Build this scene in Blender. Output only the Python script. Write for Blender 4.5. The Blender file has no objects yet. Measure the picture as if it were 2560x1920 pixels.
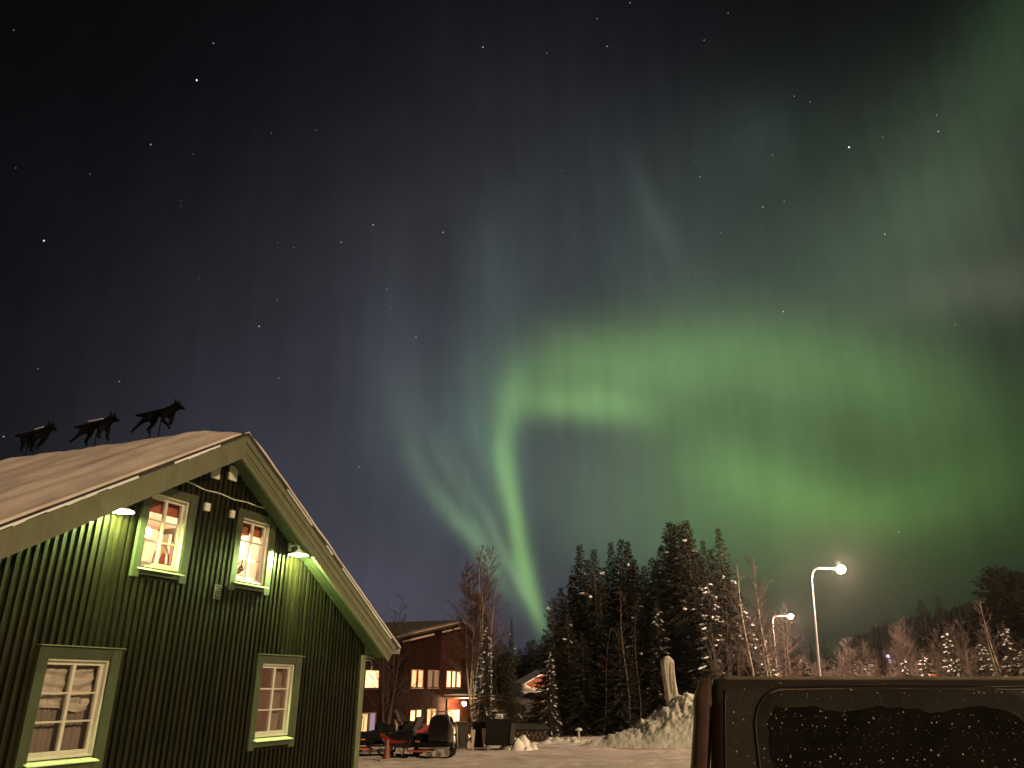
import bpy, bmesh, math, random
from mathutils import Vector, Matrix, noise as mnoise
R = math.radians
scene = bpy.context.scene
COL = scene.collection

# ------------------------------------------------------------------ camera
PITCH, ROLL, FPX, CAMZ = 0.37608, 0.003384, 1915.98, 1.9
cam_d = bpy.data.cameras.new('camera')
cam_d.sensor_fit = 'HORIZONTAL'; cam_d.sensor_width = 36.0
cam_d.lens = 36.0 * FPX / 2560.0
cam_d.clip_start = 0.05; cam_d.clip_end = 6000
cam = bpy.data.objects.new('camera', cam_d); COL.objects.link(cam)
cam.matrix_world = Matrix.Translation((0, 0, CAMZ)) @ Matrix.Rotation(math.pi/2 + PITCH, 4, 'X') @ Matrix.Rotation(ROLL, 4, 'Z')
scene.camera = cam

# ------------------------------------------------------------------ night sky (aurora and stars by azimuth / elevation)
SKY_GLOWS = [
    (-9.37,5.16,175.3,13.22,10.85,(0.036,0.036,0.055)),
    (-17.88,19.39,-178.3,12.2,10.87,(0.01,0.01,0.013)),
    (1.64,26.32,179.4,13.29,12.47,(0.028,0.028,0.036)),
    (-6.49,4.11,-179.6,9.32,2.98,(0.02,0.015,0.02)),
    (0.13,20.95,70.4,1.74,0.89,(0.029,0.0593,0.0154)),
    (-0.52,17.96,84.3,1.65,0.69,(0.0617,0.1259,0.0327)),
    (-0.44,15.14,99.7,1.48,0.58,(0.1089,0.2222,0.0578)),
    (0.03,12.65,102.1,1.31,0.51,(0.1053,0.2148,0.0559)),
    (0.46,10.33,98.9,1.28,0.48,(0.1053,0.2148,0.0559)),
    (0.96,8.05,105.9,1.29,0.47,(0.1234,0.2519,0.0655)),
    (1.7,5.53,107.1,1.59,0.4,(0.1089,0.2222,0.0578)),
    (-1.41,18.55,90.8,4.47,2.05,(0.022,0.046,0.034)),
    (-4.23,15.83,117.0,1.8,0.52,(0.0143,0.0259,0.0114)),
    (-2.7,13.06,121.2,1.68,0.42,(0.0285,0.0519,0.0228)),
    (-1.38,10.61,115.2,1.39,0.36,(0.0489,0.0889,0.0391)),
    (-0.18,8.33,120.6,1.44,0.32,(0.0652,0.1185,0.0521)),
    (1.21,5.88,118.7,1.65,0.34,(0.053,0.0963,0.0424)),
    (-8.19,18.21,109.2,2.2,0.74,(0.0122,0.0222,0.0098)),
    (-6.64,14.88,122.4,1.87,0.63,(0.0244,0.0444,0.0196)),
    (-4.8,12.44,133.5,1.51,0.56,(0.0489,0.0889,0.0391)),
    (-3.09,10.45,127.9,1.38,0.5,(0.0815,0.1481,0.0652)),
    (-1.57,8.32,123.9,1.49,0.46,(0.057,0.1037,0.0456)),
    (0.05,5.95,125.3,1.67,0.51,(0.0244,0.0444,0.0196)),
    (-6.24,17.84,111.9,2.08,0.4,(0.0102,0.0185,0.0081)),
    (-4.73,14.79,121.9,1.69,0.36,(0.0183,0.0333,0.0147)),
    (-3.13,12.04,118.7,1.81,0.3,(0.0224,0.0407,0.0179)),
    (-1.59,9.32,120.7,1.64,0.29,(0.0163,0.0296,0.013)),
    (-2.91,19.12,99.0,1.99,0.63,(0.0081,0.0148,0.0065)),
    (-2.06,15.42,106.7,2.2,0.55,(0.0122,0.0222,0.0098)),
    (-0.99,11.92,107.4,1.84,0.48,(0.0143,0.0259,0.0114)),
    (-4.98,17.59,93.1,3.86,3.11,(0.026,0.041,0.034)),
    (-9.52,23.02,94.0,6.5,1.9,(0.012,0.016,0.016)),
    (1.28,19.98,-172.7,1.77,1.02,(0.0399,0.0815,0.0212)),
    (4.61,20.05,175.5,1.92,0.89,(0.0653,0.1333,0.0347)),
    (7.9,19.65,171.1,1.73,0.89,(0.0617,0.1259,0.0327)),
    (10.96,19.09,169.5,1.7,1.06,(0.0218,0.0444,0.0116)),
    (1.29,22.0,-174.9,2.19,1.95,(0.0363,0.0741,0.0193)),
    (5.16,22.38,179.4,2.12,1.94,(0.0508,0.1037,0.027)),
    (8.98,22.15,178.6,2.09,1.92,(0.0399,0.0815,0.0212)),
    (12.7,21.62,172.5,2.05,1.76,(0.0181,0.037,0.0096)),
    (7.13,23.35,-179.9,3.54,2.23,(0.0309,0.063,0.0164)),
    (13.45,23.1,175.6,3.41,2.34,(0.0508,0.1037,0.027)),
    (19.41,22.21,168.4,3.22,2.28,(0.0526,0.1074,0.0279)),
    (24.85,20.62,160.4,3.02,2.34,(0.0381,0.0778,0.0202)),
    (29.73,18.62,151.4,2.78,2.51,(0.0254,0.0519,0.0135)),
    (6.8,15.8,-171.6,3.97,3.82,(0.025,0.029,0.027)),
    (8.39,11.39,-179.9,5.3,3.73,(0.028,0.05,0.026)),
    (25.11,13.99,174.4,12.21,4.31,(0.04,0.082,0.024)),
    (16.79,14.72,156.9,4.76,3.16,(0.03,0.065,0.014)),
    (14.24,15.18,155.3,3.41,1.74,(0.0117,0.0259,0.0044)),
    (19.62,12.69,156.3,3.11,1.54,(0.025,0.0556,0.0094)),
    (24.44,11.36,176.8,2.49,1.33,(0.0333,0.0741,0.0126)),
    (29.74,11.63,-169.9,3.35,1.5,(0.0167,0.037,0.0063)),
    (17.95,10.17,177.5,7.05,2.47,(0.02,0.042,0.012)),
    (21.34,5.74,179.1,7.56,3.11,(0.02,0.025,0.009)),
    (13.71,9.25,-165.4,4.52,4.14,(0.016,0.026,0.01)),
    (26.98,24.97,-161.0,11.9,7.06,(0.04,0.06,0.036)),
    (14.19,30.86,173.7,9.81,5.68,(0.018,0.028,0.023)),
    (34.76,32.12,-141.5,8.06,3.1,(0.02,0.033,0.018)),
    (40.18,38.18,61.1,3.33,1.49,(0.006,0.018,0.006)),
    (35.32,24.17,171.8,4.19,1.26,(0.042,0.04,0.026)),
    (36.72,27.91,97.5,3.73,3.5,(0.012,0.012,0.008)),
    (21.0,37.35,169.2,2.93,1.84,(0.01,0.017,0.013)),
    (12.43,33.32,114.7,2.34,0.71,(0.016,0.022,0.018)),
    (-1.37,28.09,90.8,3.54,2.02,(0.018,0.03,0.024)),
]
BRIGHT_STARS = [
    (-27.73,39.64,3), (-35.34,27.03,2.6), (28.26,35.3,3), (-12.02,32.66,1.6), (-6.04,32.58,1.5), (-2.94,45.23,1.6), (-10.47,28.16,1), (-10.1,26.86,0.8), (-18.17,20.93,1), (21.56,25.37,1.6), (29.52,29.19,1.6), (3.25,44.85,0.9), (18.04,44.3,1), (34.62,35.55,1), (34.48,34.56,1.5), (8.26,46.76,1), (9.09,44.99,1), (9.09,44.99,0.8), (22.46,36.06,1), (22.82,32.85,1), (20.45,45.56,0.9), (24.88,39.43,1), (26.02,38.81,0.9), (23.62,20.56,0.9), (25.54,21.82,0.8), (17.59,31.52,0.9), (15.23,28.92,0.8), (28.77,15.87,0.8), (32.67,22.38,0.9), (-21.25,37.64,0.8), (-17.64,38.48,0.7), (-18.24,30.28,0.8), (-19.54,30.44,0.7), (-26.92,35.02,0.7), (-40.56,38.42,0.9), (-38.09,30.83,0.7), (-33.61,31.89,0.7), (26.36,7.89,0.7), (7.52,15.5,0.8), (-14.39,14.72,0.9), (-34.74,14.52,1.6), (-24.91,26.97,0.6), (16.06,36.65,0.6), (-27.17,31.83,0.5), (-27.1,31.5,0.5), (20.24,22.26,0.8), (32.94,18.42,0.6)
]
world = bpy.data.worlds.new('World'); scene.world = world; world.use_nodes = True
wt = world.node_tree; wt.nodes.clear()
def wn(t, **k):
    n = wt.nodes.new(t)
    for a, b in k.items(): setattr(n, a, b)
    return n
def wset(sock, v):
    if isinstance(v, bpy.types.NodeSocket): wt.links.new(v, sock)
    else: sock.default_value = v
def wmath(op, a, b=None, c=None):
    n = wn('ShaderNodeMath', operation=op)
    wset(n.inputs[0], a)
    if b is not None: wset(n.inputs[1], b)
    if c is not None: wset(n.inputs[2], c)
    return n.outputs[0]
def wvec(op, a, b=None, c=None, out=0):
    n = wn('ShaderNodeVectorMath', operation=op)
    wset(n.inputs[0], a)
    if b is not None: wset(n.inputs[1], b)
    if c is not None: wset(n.inputs[2], c)
    return n.outputs[out]
tc = wn('ShaderNodeTexCoord').outputs['Generated']
dirv = wvec('NORMALIZE', tc)
sx = wn('ShaderNodeSeparateXYZ'); wset(sx.inputs[0], dirv)
az = wmath('MULTIPLY', wmath('ARCTAN2', sx.outputs[0], sx.outputs[1]), 57.29578)
el = wmath('MULTIPLY', wmath('ARCSINE', sx.outputs[2]), 57.29578)
cx = wn('ShaderNodeCombineXYZ'); wset(cx.inputs[0], az); wset(cx.inputs[1], el)
azel = cx.outputs[0]
# gentle curling of the curtains
nz = wn('ShaderNodeTexNoise'); nz.inputs['Scale'].default_value = 0.22; nz.inputs['Detail'].default_value = 4.0; nz.inputs['Roughness'].default_value = 0.55
wset(nz.inputs['Vector'], azel)
off = wvec('MULTIPLY', wvec('SUBTRACT', nz.outputs['Color'], (0.5, 0.5, 0.5)), (0.55, 1.0, 0.0))
warped = wvec('ADD', azel, off)
acc = (0.0022, 0.0022, 0.0030)
wp = warped
for gi, (ga, ge, rot, s1, s2, colr) in enumerate(SKY_GLOWS):
    if gi and gi % 6 == 0: wp = wvec('MULTIPLY_ADD', acc, (1e-9, 1e-9, 1e-9), warped)   # keeps the shader evaluation in short runs
    mp = wn('ShaderNodeMapping', vector_type='TEXTURE')
    wset(mp.inputs['Vector'], wp)
    mp.inputs['Location'].default_value = (ga, ge, 0); mp.inputs['Rotation'].default_value = (0, 0, R(rot)); mp.inputs['Scale'].default_value = (s1, s2, 1)
    d2 = wvec('DOT_PRODUCT', mp.outputs[0], mp.outputs[0], out=1)
    g = wmath('POWER', 0.606531, d2)
    acc = wvec('MULTIPLY_ADD', g, colr, acc)
# faint upright rays and soft patchiness
rmap = wn('ShaderNodeMapping'); wset(rmap.inputs['Vector'], warped); rmap.inputs['Scale'].default_value = (0.62, 0.075, 1)
rays = wn('ShaderNodeTexNoise'); rays.inputs['Scale'].default_value = 1.0; rays.inputs['Detail'].default_value = 5.0; rays.inputs['Roughness'].default_value = 0.6
wset(rays.inputs['Vector'], rmap.outputs[0])
patch = wn('ShaderNodeTexNoise'); patch.inputs['Scale'].default_value = 0.11; patch.inputs['Detail'].default_value = 3.0
wset(patch.inputs['Vector'], azel)
gain = wmath('ADD', wmath('MULTIPLY', rays.outputs['Fac'], 0.42), wmath('MULTIPLY_ADD', patch.outputs['Fac'], 0.55, 0.515))
sky = wvec('MULTIPLY', acc, gain)
# stars: a faint scatter and the brighter ones one by one
vor = wn('ShaderNodeTexVoronoi', feature='F1'); vor.inputs['Scale'].default_value = 42.0
wset(vor.inputs['Vector'], dirv)
sepc = wn('ShaderNodeSeparateColor'); wset(sepc.inputs[0], vor.outputs['Color'])
small = wmath('LESS_THAN', vor.outputs['Distance'], 0.029)
pick = wmath('GREATER_THAN', sepc.outputs[0], 0.50)
mag = wmath('MULTIPLY_ADD', wmath('POWER', sepc.outputs[1], 3.0), 0.75, 0.035)
faint = wmath('MULTIPLY', wmath('MULTIPLY', small, pick), mag)
sky = wvec('ADD', sky, faint)
dp = dirv
for si, (sa, se, sm) in enumerate(BRIGHT_STARS):
    if si % 8 == 0: dp = wvec('MULTIPLY_ADD', sky, (1e-9, 1e-9, 1e-9), dirv)
    a, e = R(sa), R(se)
    p = (math.sin(a)*math.cos(e), math.cos(a)*math.cos(e), math.sin(e))
    dd = wvec('DISTANCE', dp, p, out=1)
    rad = 0.00050 + 0.00016*sm
    on = wmath('LESS_THAN', dd, rad)
    tint = (0.8, 0.85, 1.0) if sm > 2 else (0.95, 0.97, 1.0)
    sky = wvec('MULTIPLY_ADD', on, tuple(0.22*sm*sm**0.6*t for t in tint), sky)
# nothing shines from below the horizon
up = wn('ShaderNodeMapRange'); wset(up.inputs[0], el); up.inputs[1].default_value = -3; up.inputs[2].default_value = 0.5
sky = wvec('MULTIPLY', sky, up.outputs[0])
bg = wn('ShaderNodeBackground'); wset(bg.inputs['Color'], sky); bg.inputs['Strength'].default_value = 1.0
wo = wn('ShaderNodeOutputWorld'); wt.links.new(bg.outputs[0], wo.inputs[0])
world.cycles.sampling_method = 'MANUAL'; world.cycles.sample_map_resolution = 512

# ------------------------------------------------------------------ the one sun lamp: warm low light from behind the camera
SUN_TO = Vector((0.70, -0.56, 0.36)).normalized()
sd = bpy.data.lights.new('sun', 'SUN'); sd.energy = 2.7; sd.angle = R(3.0); sd.color = (1.0, 0.71, 0.41)
so = bpy.data.objects.new('sun', sd); COL.objects.link(so)
so.rotation_euler = SUN_TO.to_track_quat('Z', 'Y').to_euler()
so.location = (10, -30, 20)

vs = scene.view_settings
scene.display_settings.display_device = 'sRGB'
vs.view_transform = 'Standard'; vs.look = 'None'; vs.exposure = 0.0; vs.gamma = 1.0; vs.use_curve_mapping = False
scene.cycles.sample_clamp_indirect = 2.0
scene.cycles.max_bounces = 6; scene.cycles.transparent_max_bounces = 12
scene.cycles.caustics_reflective = False; scene.cycles.caustics_refractive = False

# ------------------------------------------------------------------ helpers
def tag(o, label=None, cat=None, group=None, kind=None):
    if label: o['label'] = label
    if cat: o['category'] = cat
    if group: o['group'] = group
    if kind: o['kind'] = kind
    return o
def empty(name, loc=(0, 0, 0), rz=0.0):
    o = bpy.data.objects.new(name, None); COL.objects.link(o)
    o.location = loc; o.rotation_euler = (0, 0, rz); o.empty_display_size = 0.2
    return o
def copy_tree(o, parent=None):
    c = o.copy(); COL.objects.link(c)
    if parent is not None: c.parent = parent
    for ch in [x for x in bpy.data.objects if x.parent == o]: copy_tree(ch, c)
    return c
class MB:
    def __init__(self): self.v = []; self.f = []; self.mi = []
    def add(self, vs, fs, mi=0):
        b = len(self.v); self.v += [tuple(p) for p in vs]
        for f in fs: self.f.append(tuple(b + i for i in f)); self.mi.append(mi)
    def quad(self, a, b, c, d, mi=0): self.add([a, b, c, d], [(0, 1, 2, 3)], mi)
    def poly(self, pts, mi=0): self.add(pts, [tuple(range(len(pts)))], mi)
    def box(self, x0, x1, y0, y1, z0, z1, mi=0):
        self.add([(x0,y0,z0),(x1,y0,z0),(x1,y1,z0),(x0,y1,z0),(x0,y0,z1),(x1,y0,z1),(x1,y1,z1),(x0,y1,z1)],
                 [(0,3,2,1),(4,5,6,7),(0,1,5,4),(1,2,6,5),(2,3,7,6),(3,0,4,7)], mi)
    def prism_y(self, pts, y0, y1, mi=0):      # pts (x,z) counter-clockwise seen from -y
        n = len(pts)
        self.add([(x, y0, z) for x, z in pts] + [(x, y1, z) for x, z in pts],
                 [tuple(range(n)), tuple(range(2*n-1, n-1, -1))] + [((i+1) % n, i, n+i, n+(i+1) % n) for i in range(n)], mi)
    def prism_z(self, pts, z0, z1, mi=0):
        n = len(pts)
        self.add([(x, y, z0) for x, y in pts] + [(x, y, z1) for x, y in pts],
                 [tuple(range(n-1, -1, -1)), tuple(range(n, 2*n))] + [(i, (i+1) % n, n+(i+1) % n, n+i) for i in range(n)], mi)
    def tube(self, pts, rad, n=6, mi=0, cap=True):
        pts = [Vector(p) for p in pts]; m = len(pts)
        if not isinstance(rad, (list, tuple)): rad = [rad]*m
        vs = []; up = None
        for i in range(m):
            t = (pts[min(i+1, m-1)] - pts[max(i-1, 0)])
            t = t.normalized() if t.length > 1e-9 else Vector((0, 0, 1))
            if up is None:
                up = Vector((0, 0, 1)) if abs(t.z) < 0.9 else Vector((1, 0, 0))
            a = t.cross(up)
            if a.length < 1e-6: a = t.orthogonal()
            a.normalize(); b = t.cross(a); up = -b if False else up
            for k in range(n):
                q = 2*math.pi*k/n
                vs.append(pts[i] + (a*math.cos(q) + b*math.sin(q))*rad[i])
        fs = [(i*n+k, i*n+(k+1) % n, (i+1)*n+(k+1) % n, (i+1)*n+k) for i in range(m-1) for k in range(n)]
        if cap: fs += [tuple(range(n-1, -1, -1)), tuple(range((m-1)*n, m*n))]
        self.add(vs, fs, mi)
    def lathe(self, prof, n=20, c=(0, 0, 0), mi=0):      # prof (r,z)
        vs = []; m = len(prof)
        for r, z in prof:
            for k in range(n):
                q = 2*math.pi*k/n; vs.append((c[0]+r*math.cos(q), c[1]+r*math.sin(q), c[2]+z))
        self.add(vs, [(i*n+k, i*n+(k+1) % n, (i+1)*n+(k+1) % n, (i+1)*n+k) for i in range(m-1) for k in range(n)], mi)
    def ball(self, c, r, sx=1, sy=1, sz=1, n=10, m=6, mi=0, jit=0.0, rng=random):
        vs = [(c[0], c[1], c[2]-r*sz)]
        for i in range(1, m):
            a = -math.pi/2 + math.pi*i/m
            for k in range(n):
                q = 2*math.pi*k/n; rr = r*(1 + jit*(rng.random()-.5))
                vs.append((c[0]+rr*sx*math.cos(a)*math.cos(q), c[1]+rr*sy*math.cos(a)*math.sin(q), c[2]+rr*sz*math.sin(a)))
        vs.append((c[0], c[1], c[2]+r*sz)); L = len(vs)-1
        fs = [(0, 1+(k+1) % n, 1+k) for k in range(n)]
        for i in range(m-2):
            fs += [(1+i*n+k, 1+i*n+(k+1) % n, 1+(i+1)*n+(k+1) % n, 1+(i+1)*n+k) for k in range(n)]
        fs += [(L, 1+(m-2)*n+k, 1+(m-2)*n+(k+1) % n) for k in range(n)]
        self.add(vs, fs, mi)
    def xform(self, M):
        self.v = [tuple(M @ Vector(p)) for p in self.v]; return self
    def build(self, name, mats, parent=None, smooth=False, bevel=0.0):
        me = bpy.data.meshes.new(name); me.from_pydata(self.v, [], self.f)
        if not isinstance(mats, (list, tuple)): mats = [mats]
        for m in mats: me.materials.append(m)
        if len(mats) > 1: me.polygons.foreach_set('material_index', self.mi)
        if smooth: me.polygons.foreach_set('use_smooth', [True]*len(me.polygons))
        me.update(); o = bpy.data.objects.new(name, me); COL.objects.link(o)
        if parent is not None: o.parent = parent
        if bevel:
            b = o.modifiers.new('bevel', 'BEVEL'); b.width = bevel; b.segments = 2; b.limit_method = 'ANGLE'
        return o
def smooth_by_angle(o, deg=35):
    me = o.data; me.polygons.foreach_set('use_smooth', [True]*len(me.polygons))
    bm = bmesh.new(); bm.from_mesh(me)
    for e in bm.edges:
        if len(e.link_faces) == 2 and e.calc_face_angle(0) > R(deg): e.smooth = False
    bm.to_mesh(me); bm.free()
    return o

# ------------------------------------------------------------------ materials
def mat(name, base, rough=0.7, var=0.25, scale=6.0, stretch=(1, 1, 1), bump=0.0, bscale=30.0, metal=0.0, spec=0.5, coat=0.0, detail=5.0):
    m = bpy.data.materials.new(name); m.use_nodes = True; t = m.node_tree; p = t.nodes['Principled BSDF']
    p.inputs['Roughness'].default_value = rough; p.inputs['Metallic'].default_value = metal
    p.inputs['Specular IOR Level'].default_value = spec; p.inputs['Coat Weight'].default_value = coat
    c = t.nodes.new('ShaderNodeTexCoord'); mp = t.nodes.new('ShaderNodeMapping'); mp.inputs['Scale'].default_value = stretch
    t.links.new(c.outputs['Object'], mp.inputs['Vector'])
    n = t.nodes.new('ShaderNodeTexNoise'); n.inputs['Scale'].default_value = scale; n.inputs['Detail'].default_value = detail; n.inputs['Roughness'].default_value = 0.6
    t.links.new(mp.outputs[0], n.inputs['Vector'])
    r = t.nodes.new('ShaderNodeValToRGB')
    r.color_ramp.elements[0].position = 0.3; r.color_ramp.elements[1].position = 0.7
    r.color_ramp.elements[0].color = tuple(max(0, k*(1-var)) for k in base) + (1,)
    r.color_ramp.elements[1].color = tuple(min(1, k*(1+var)) for k in base) + (1,)
    t.links.new(n.outputs['Fac'], r.inputs[0]); t.links.new(r.outputs[0], p.inputs['Base Color'])
    if bump:
        n2 = t.nodes.new('ShaderNodeTexNoise'); n2.inputs['Scale'].default_value = bscale; n2.inputs['Detail'].default_value = 5
        t.links.new(mp.outputs[0], n2.inputs['Vector'])
        b = t.nodes.new('ShaderNodeBump'); b.inputs['Strength'].default_value = bump; b.inputs['Distance'].default_value = 0.02
        t.links.new(n2.outputs['Fac'], b.inputs['Height']); t.links.new(b.outputs[0], p.inputs['Normal'])
    m['ramp'] = r.name
    return m
def emit(name, col, s):
    m = bpy.data.materials.new(name); m.use_nodes = True; t = m.node_tree; t.nodes.clear()
    e = t.nodes.new('ShaderNodeEmission'); e.inputs[0].default_value = tuple(col) + (1,); e.inputs[1].default_value = s
    o = t.nodes.new('ShaderNodeOutputMaterial'); t.links.new(e.outputs[0], o.inputs[0]); return m
def glass(name, tint=(1, 1, 1), refl=1.0):
    m = bpy.data.materials.new(name); m.use_nodes = True; t = m.node_tree; t.nodes.clear()
    tr = t.nodes.new('ShaderNodeBsdfTransparent'); tr.inputs[0].default_value = tuple(tint) + (1,)
    gl = t.nodes.new('ShaderNodeBsdfGlossy'); gl.inputs['Roughness'].default_value = 0.02
    fr = t.nodes.new('ShaderNodeFresnel'); fr.inputs[0].default_value = 1.5
    mu = t.nodes.new('ShaderNodeMath'); mu.operation = 'MULTIPLY'; mu.inputs[1].default_value = refl*1.6; mu.use_clamp = True
    # old panes are never quite flat
    n = t.nodes.new('ShaderNodeTexNoise'); n.inputs['Scale'].default_value = 2.3
    c = t.nodes.new('ShaderNodeTexCoord'); t.links.new(c.outputs['Object'], n.inputs['Vector'])
    b = t.nodes.new('ShaderNodeBump'); b.inputs['Strength'].default_value = 0.12; b.inputs['Distance'].default_value = 0.03
    t.links.new(n.outputs['Fac'], b.inputs['Height']); t.links.new(b.outputs[0], gl.inputs['Normal'])
    mx = t.nodes.new('ShaderNodeMixShader'); o = t.nodes.new('ShaderNodeOutputMaterial')
    t.links.new(fr.outputs[0], mu.inputs[0]); t.links.new(mu.outputs[0], mx.inputs[0])
    t.links.new(tr.outputs[0], mx.inputs[1]); t.links.new(gl.outputs[0], mx.inputs[2]); t.links.new(mx.outputs[0], o.inputs[0])
    return m
def snow_mat(name, base=(0.78, 0.79, 0.82), var=0.10, scale=1.2, bump=0.5, bscale=14.0, dirt=0.0):
    m = mat(name, base, 0.65, var, scale, bump=bump, bscale=bscale, spec=0.25)
    return m
def speckle(m, scale, size, pick, col, rough=None):
    """dots of snow crystals stuck on a surface"""
    t = m.node_tree; p = t.nodes['Principled BSDF']
    src = p.inputs['Base Color'].links[0].from_socket
    c = t.nodes.new('ShaderNodeTexCoord'); v = t.nodes.new('ShaderNodeTexVoronoi'); v.inputs['Scale'].default_value = scale
    t.links.new(c.outputs['Object'], v.inputs['Vector'])
    sp = t.nodes.new('ShaderNodeSeparateColor'); t.links.new(v.outputs['Color'], sp.inputs[0])
    sz = t.nodes.new('ShaderNodeMath'); sz.operation = 'MULTIPLY'; sz.inputs[1].default_value = size; t.links.new(sp.outputs[1], sz.inputs[0])
    lt = t.nodes.new('ShaderNodeMath'); lt.operation = 'LESS_THAN'; t.links.new(v.outputs['Distance'], lt.inputs[0]); t.links.new(sz.outputs[0], lt.inputs[1])
    gt = t.nodes.new('ShaderNodeMath'); gt.operation = 'GREATER_THAN'; gt.inputs[1].default_value = 1-pick; t.links.new(sp.outputs[0], gt.inputs[0])
    mu = t.nodes.new('ShaderNodeMath'); mu.operation = 'MULTIPLY'; t.links.new(lt.outputs[0], mu.inputs[0]); t.links.new(gt.outputs[0], mu.inputs[1])
    mx = t.nodes.new('ShaderNodeMix'); mx.data_type = 'RGBA'; t.links.new(mu.outputs[0], mx.inputs[0]); t.links.new(src, mx.inputs[6]); mx.inputs[7].default_value = tuple(col)+(1,)
    t.links.new(mx.outputs[2], p.inputs['Base Color'])
    return m
M = {}
M['wall'] = mat('green_painted_wood', (0.0078, 0.0059, 0.0019), 0.65, 0.6, 2.6, (6, 6, 0.5), 0.35, 9, spec=0.12)
M['trim'] = mat('sage_painted_wood', (0.125, 0.125, 0.078), 0.55, 0.14, 3.0, (3, 3, 0.6), 0.1, 20, spec=0.3)
M['casing'] = mat('grey_green_painted_wood', (0.043, 0.048, 0.028), 0.55, 0.16, 3.0, (3, 3, 0.6), 0.1, 20, spec=0.3)
M['cream'] = mat('cream_window_paint', (0.56, 0.53, 0.45), 0.45, 0.08, 6, (1, 1, 1), 0.05, 20)
M['sill'] = mat('pale_metal_flashing', (0.55, 0.60, 0.42), 0.35, 0.1, 6)
M['roofing'] = mat('dark_roof_sheet', (0.02, 0.018, 0.016), 0.6, 0.3, 4)
M['snow'] = snow_mat('snow')
M['roofsnow'] = snow_mat('wind_packed_roof_snow', (0.60, 0.51, 0.475), 0.24, 0.9, 0.5, 9)
M['pile'] = snow_mat('ploughed_snow', (0.84, 0.81, 0.74), 0.22, 2.2, 1.0, 7)
M['groundsnow'] = snow_mat('trampled_snow', (0.72, 0.64, 0.60), 0.18, 0.55, 0.8, 5)
M['black'] = mat('black_painted_metal', (0.006, 0.005, 0.005), 0.5, 0.3, 8)
M['white'] = mat('white_plastic', (0.62, 0.60, 0.52), 0.5, 0.06, 8)
M['glass'] = glass('window_glass')
M['room'] = mat('warm_white_room_wall', (0.82, 0.70, 0.60), 0.8, 0.04, 2)
M['blind'] = mat('red_brown_roller_blind', (0.42, 0.12, 0.07), 0.8, 0.3, 5, (0.4, 1, 9))
M['plant'] = mat('dark_green_leaf', (0.055, 0.05, 0.022), 0.6, 0.4, 12)
M['brownwood'] = mat('brown_stained_wood', (0.10, 0.045, 0.032), 0.7, 0.4, 3, (6, 6, 0.4), 0.3, 10)
M['bark'] = mat('dark_spruce_bark', (0.07, 0.05, 0.035), 0.9, 0.4, 12, (1, 1, 0.3), 0.4, 20)
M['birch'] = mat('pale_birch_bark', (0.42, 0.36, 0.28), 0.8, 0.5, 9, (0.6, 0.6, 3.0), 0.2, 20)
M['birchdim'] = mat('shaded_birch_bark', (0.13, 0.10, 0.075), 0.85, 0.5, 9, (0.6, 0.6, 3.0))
M['twig'] = mat('red_brown_twigs', (0.13, 0.075, 0.06), 0.85, 0.35, 3)
M['needle'] = mat('spruce_needles', (0.032, 0.029, 0.0135), 0.8, 0.55, 1.6)
M['needle2'] = mat('dark_spruce_needles', (0.022, 0.021, 0.010), 0.8, 0.55, 1.6)
M['frost'] = mat('frosted_twigs', (0.30, 0.23, 0.20), 0.85, 0.3, 2)

def island_tone(m, lo, hi):
    """every separate board gets its own shade of the paint"""
    t = m.node_tree; p = t.nodes['Principled BSDF']; src = p.inputs['Base Color'].links[0].from_socket
    g = t.nodes.new('ShaderNodeNewGeometry'); mr = t.nodes.new('ShaderNodeMapRange'); mr.inputs[3].default_value = lo; mr.inputs[4].default_value = hi
    t.links.new(g.outputs['Random Per Island'], mr.inputs[0])
    v = t.nodes.new('ShaderNodeVectorMath'); v.operation = 'SCALE'; t.links.new(src, v.inputs[0]); t.links.new(mr.outputs[0], v.inputs['Scale']); t.links.new(v.outputs[0], p.inputs['Base Color'])
island_tone(M['wall'], .62, 1.45)

def at(px, py, dist):
    """world point seen at a spot of the 2560 x 1920 photograph, at a ground distance in metres"""
    x = (px-1280)/FPX; y = -(py-960)/FPX
    c, s = math.cos(ROLL), math.sin(ROLL); x, y = c*x-s*y, s*x+c*y
    d = Vector((x, math.cos(PITCH)-y*math.sin(PITCH), math.sin(PITCH)+y*math.cos(PITCH)))
    d *= dist/math.hypot(d.x, d.y)
    return Vector((d.x, d.y, CAMZ+d.z))
def gz(x, y):
    d = max(0.0, y)
    z = -0.017*min(d, 42)
    if d > 42: z -= 0.55*min(1, (d-42)/12)*max(0.0, min(1.0, (6-x)/8))
    return z

# ------------------------------------------------------------------ ground
PHI = 0.38827
HU = Vector((math.sin(PHI), math.cos(PHI), 0)); HN = Vector((-math.cos(PHI), math.sin(PHI), 0))
HROT = math.atan2(HU.y, HU.x)
HO = HN*10.24 + HU*10.771
def hw(x, y, z): return HO + HU*x + HN*y + Vector((0, 0, z))

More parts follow.
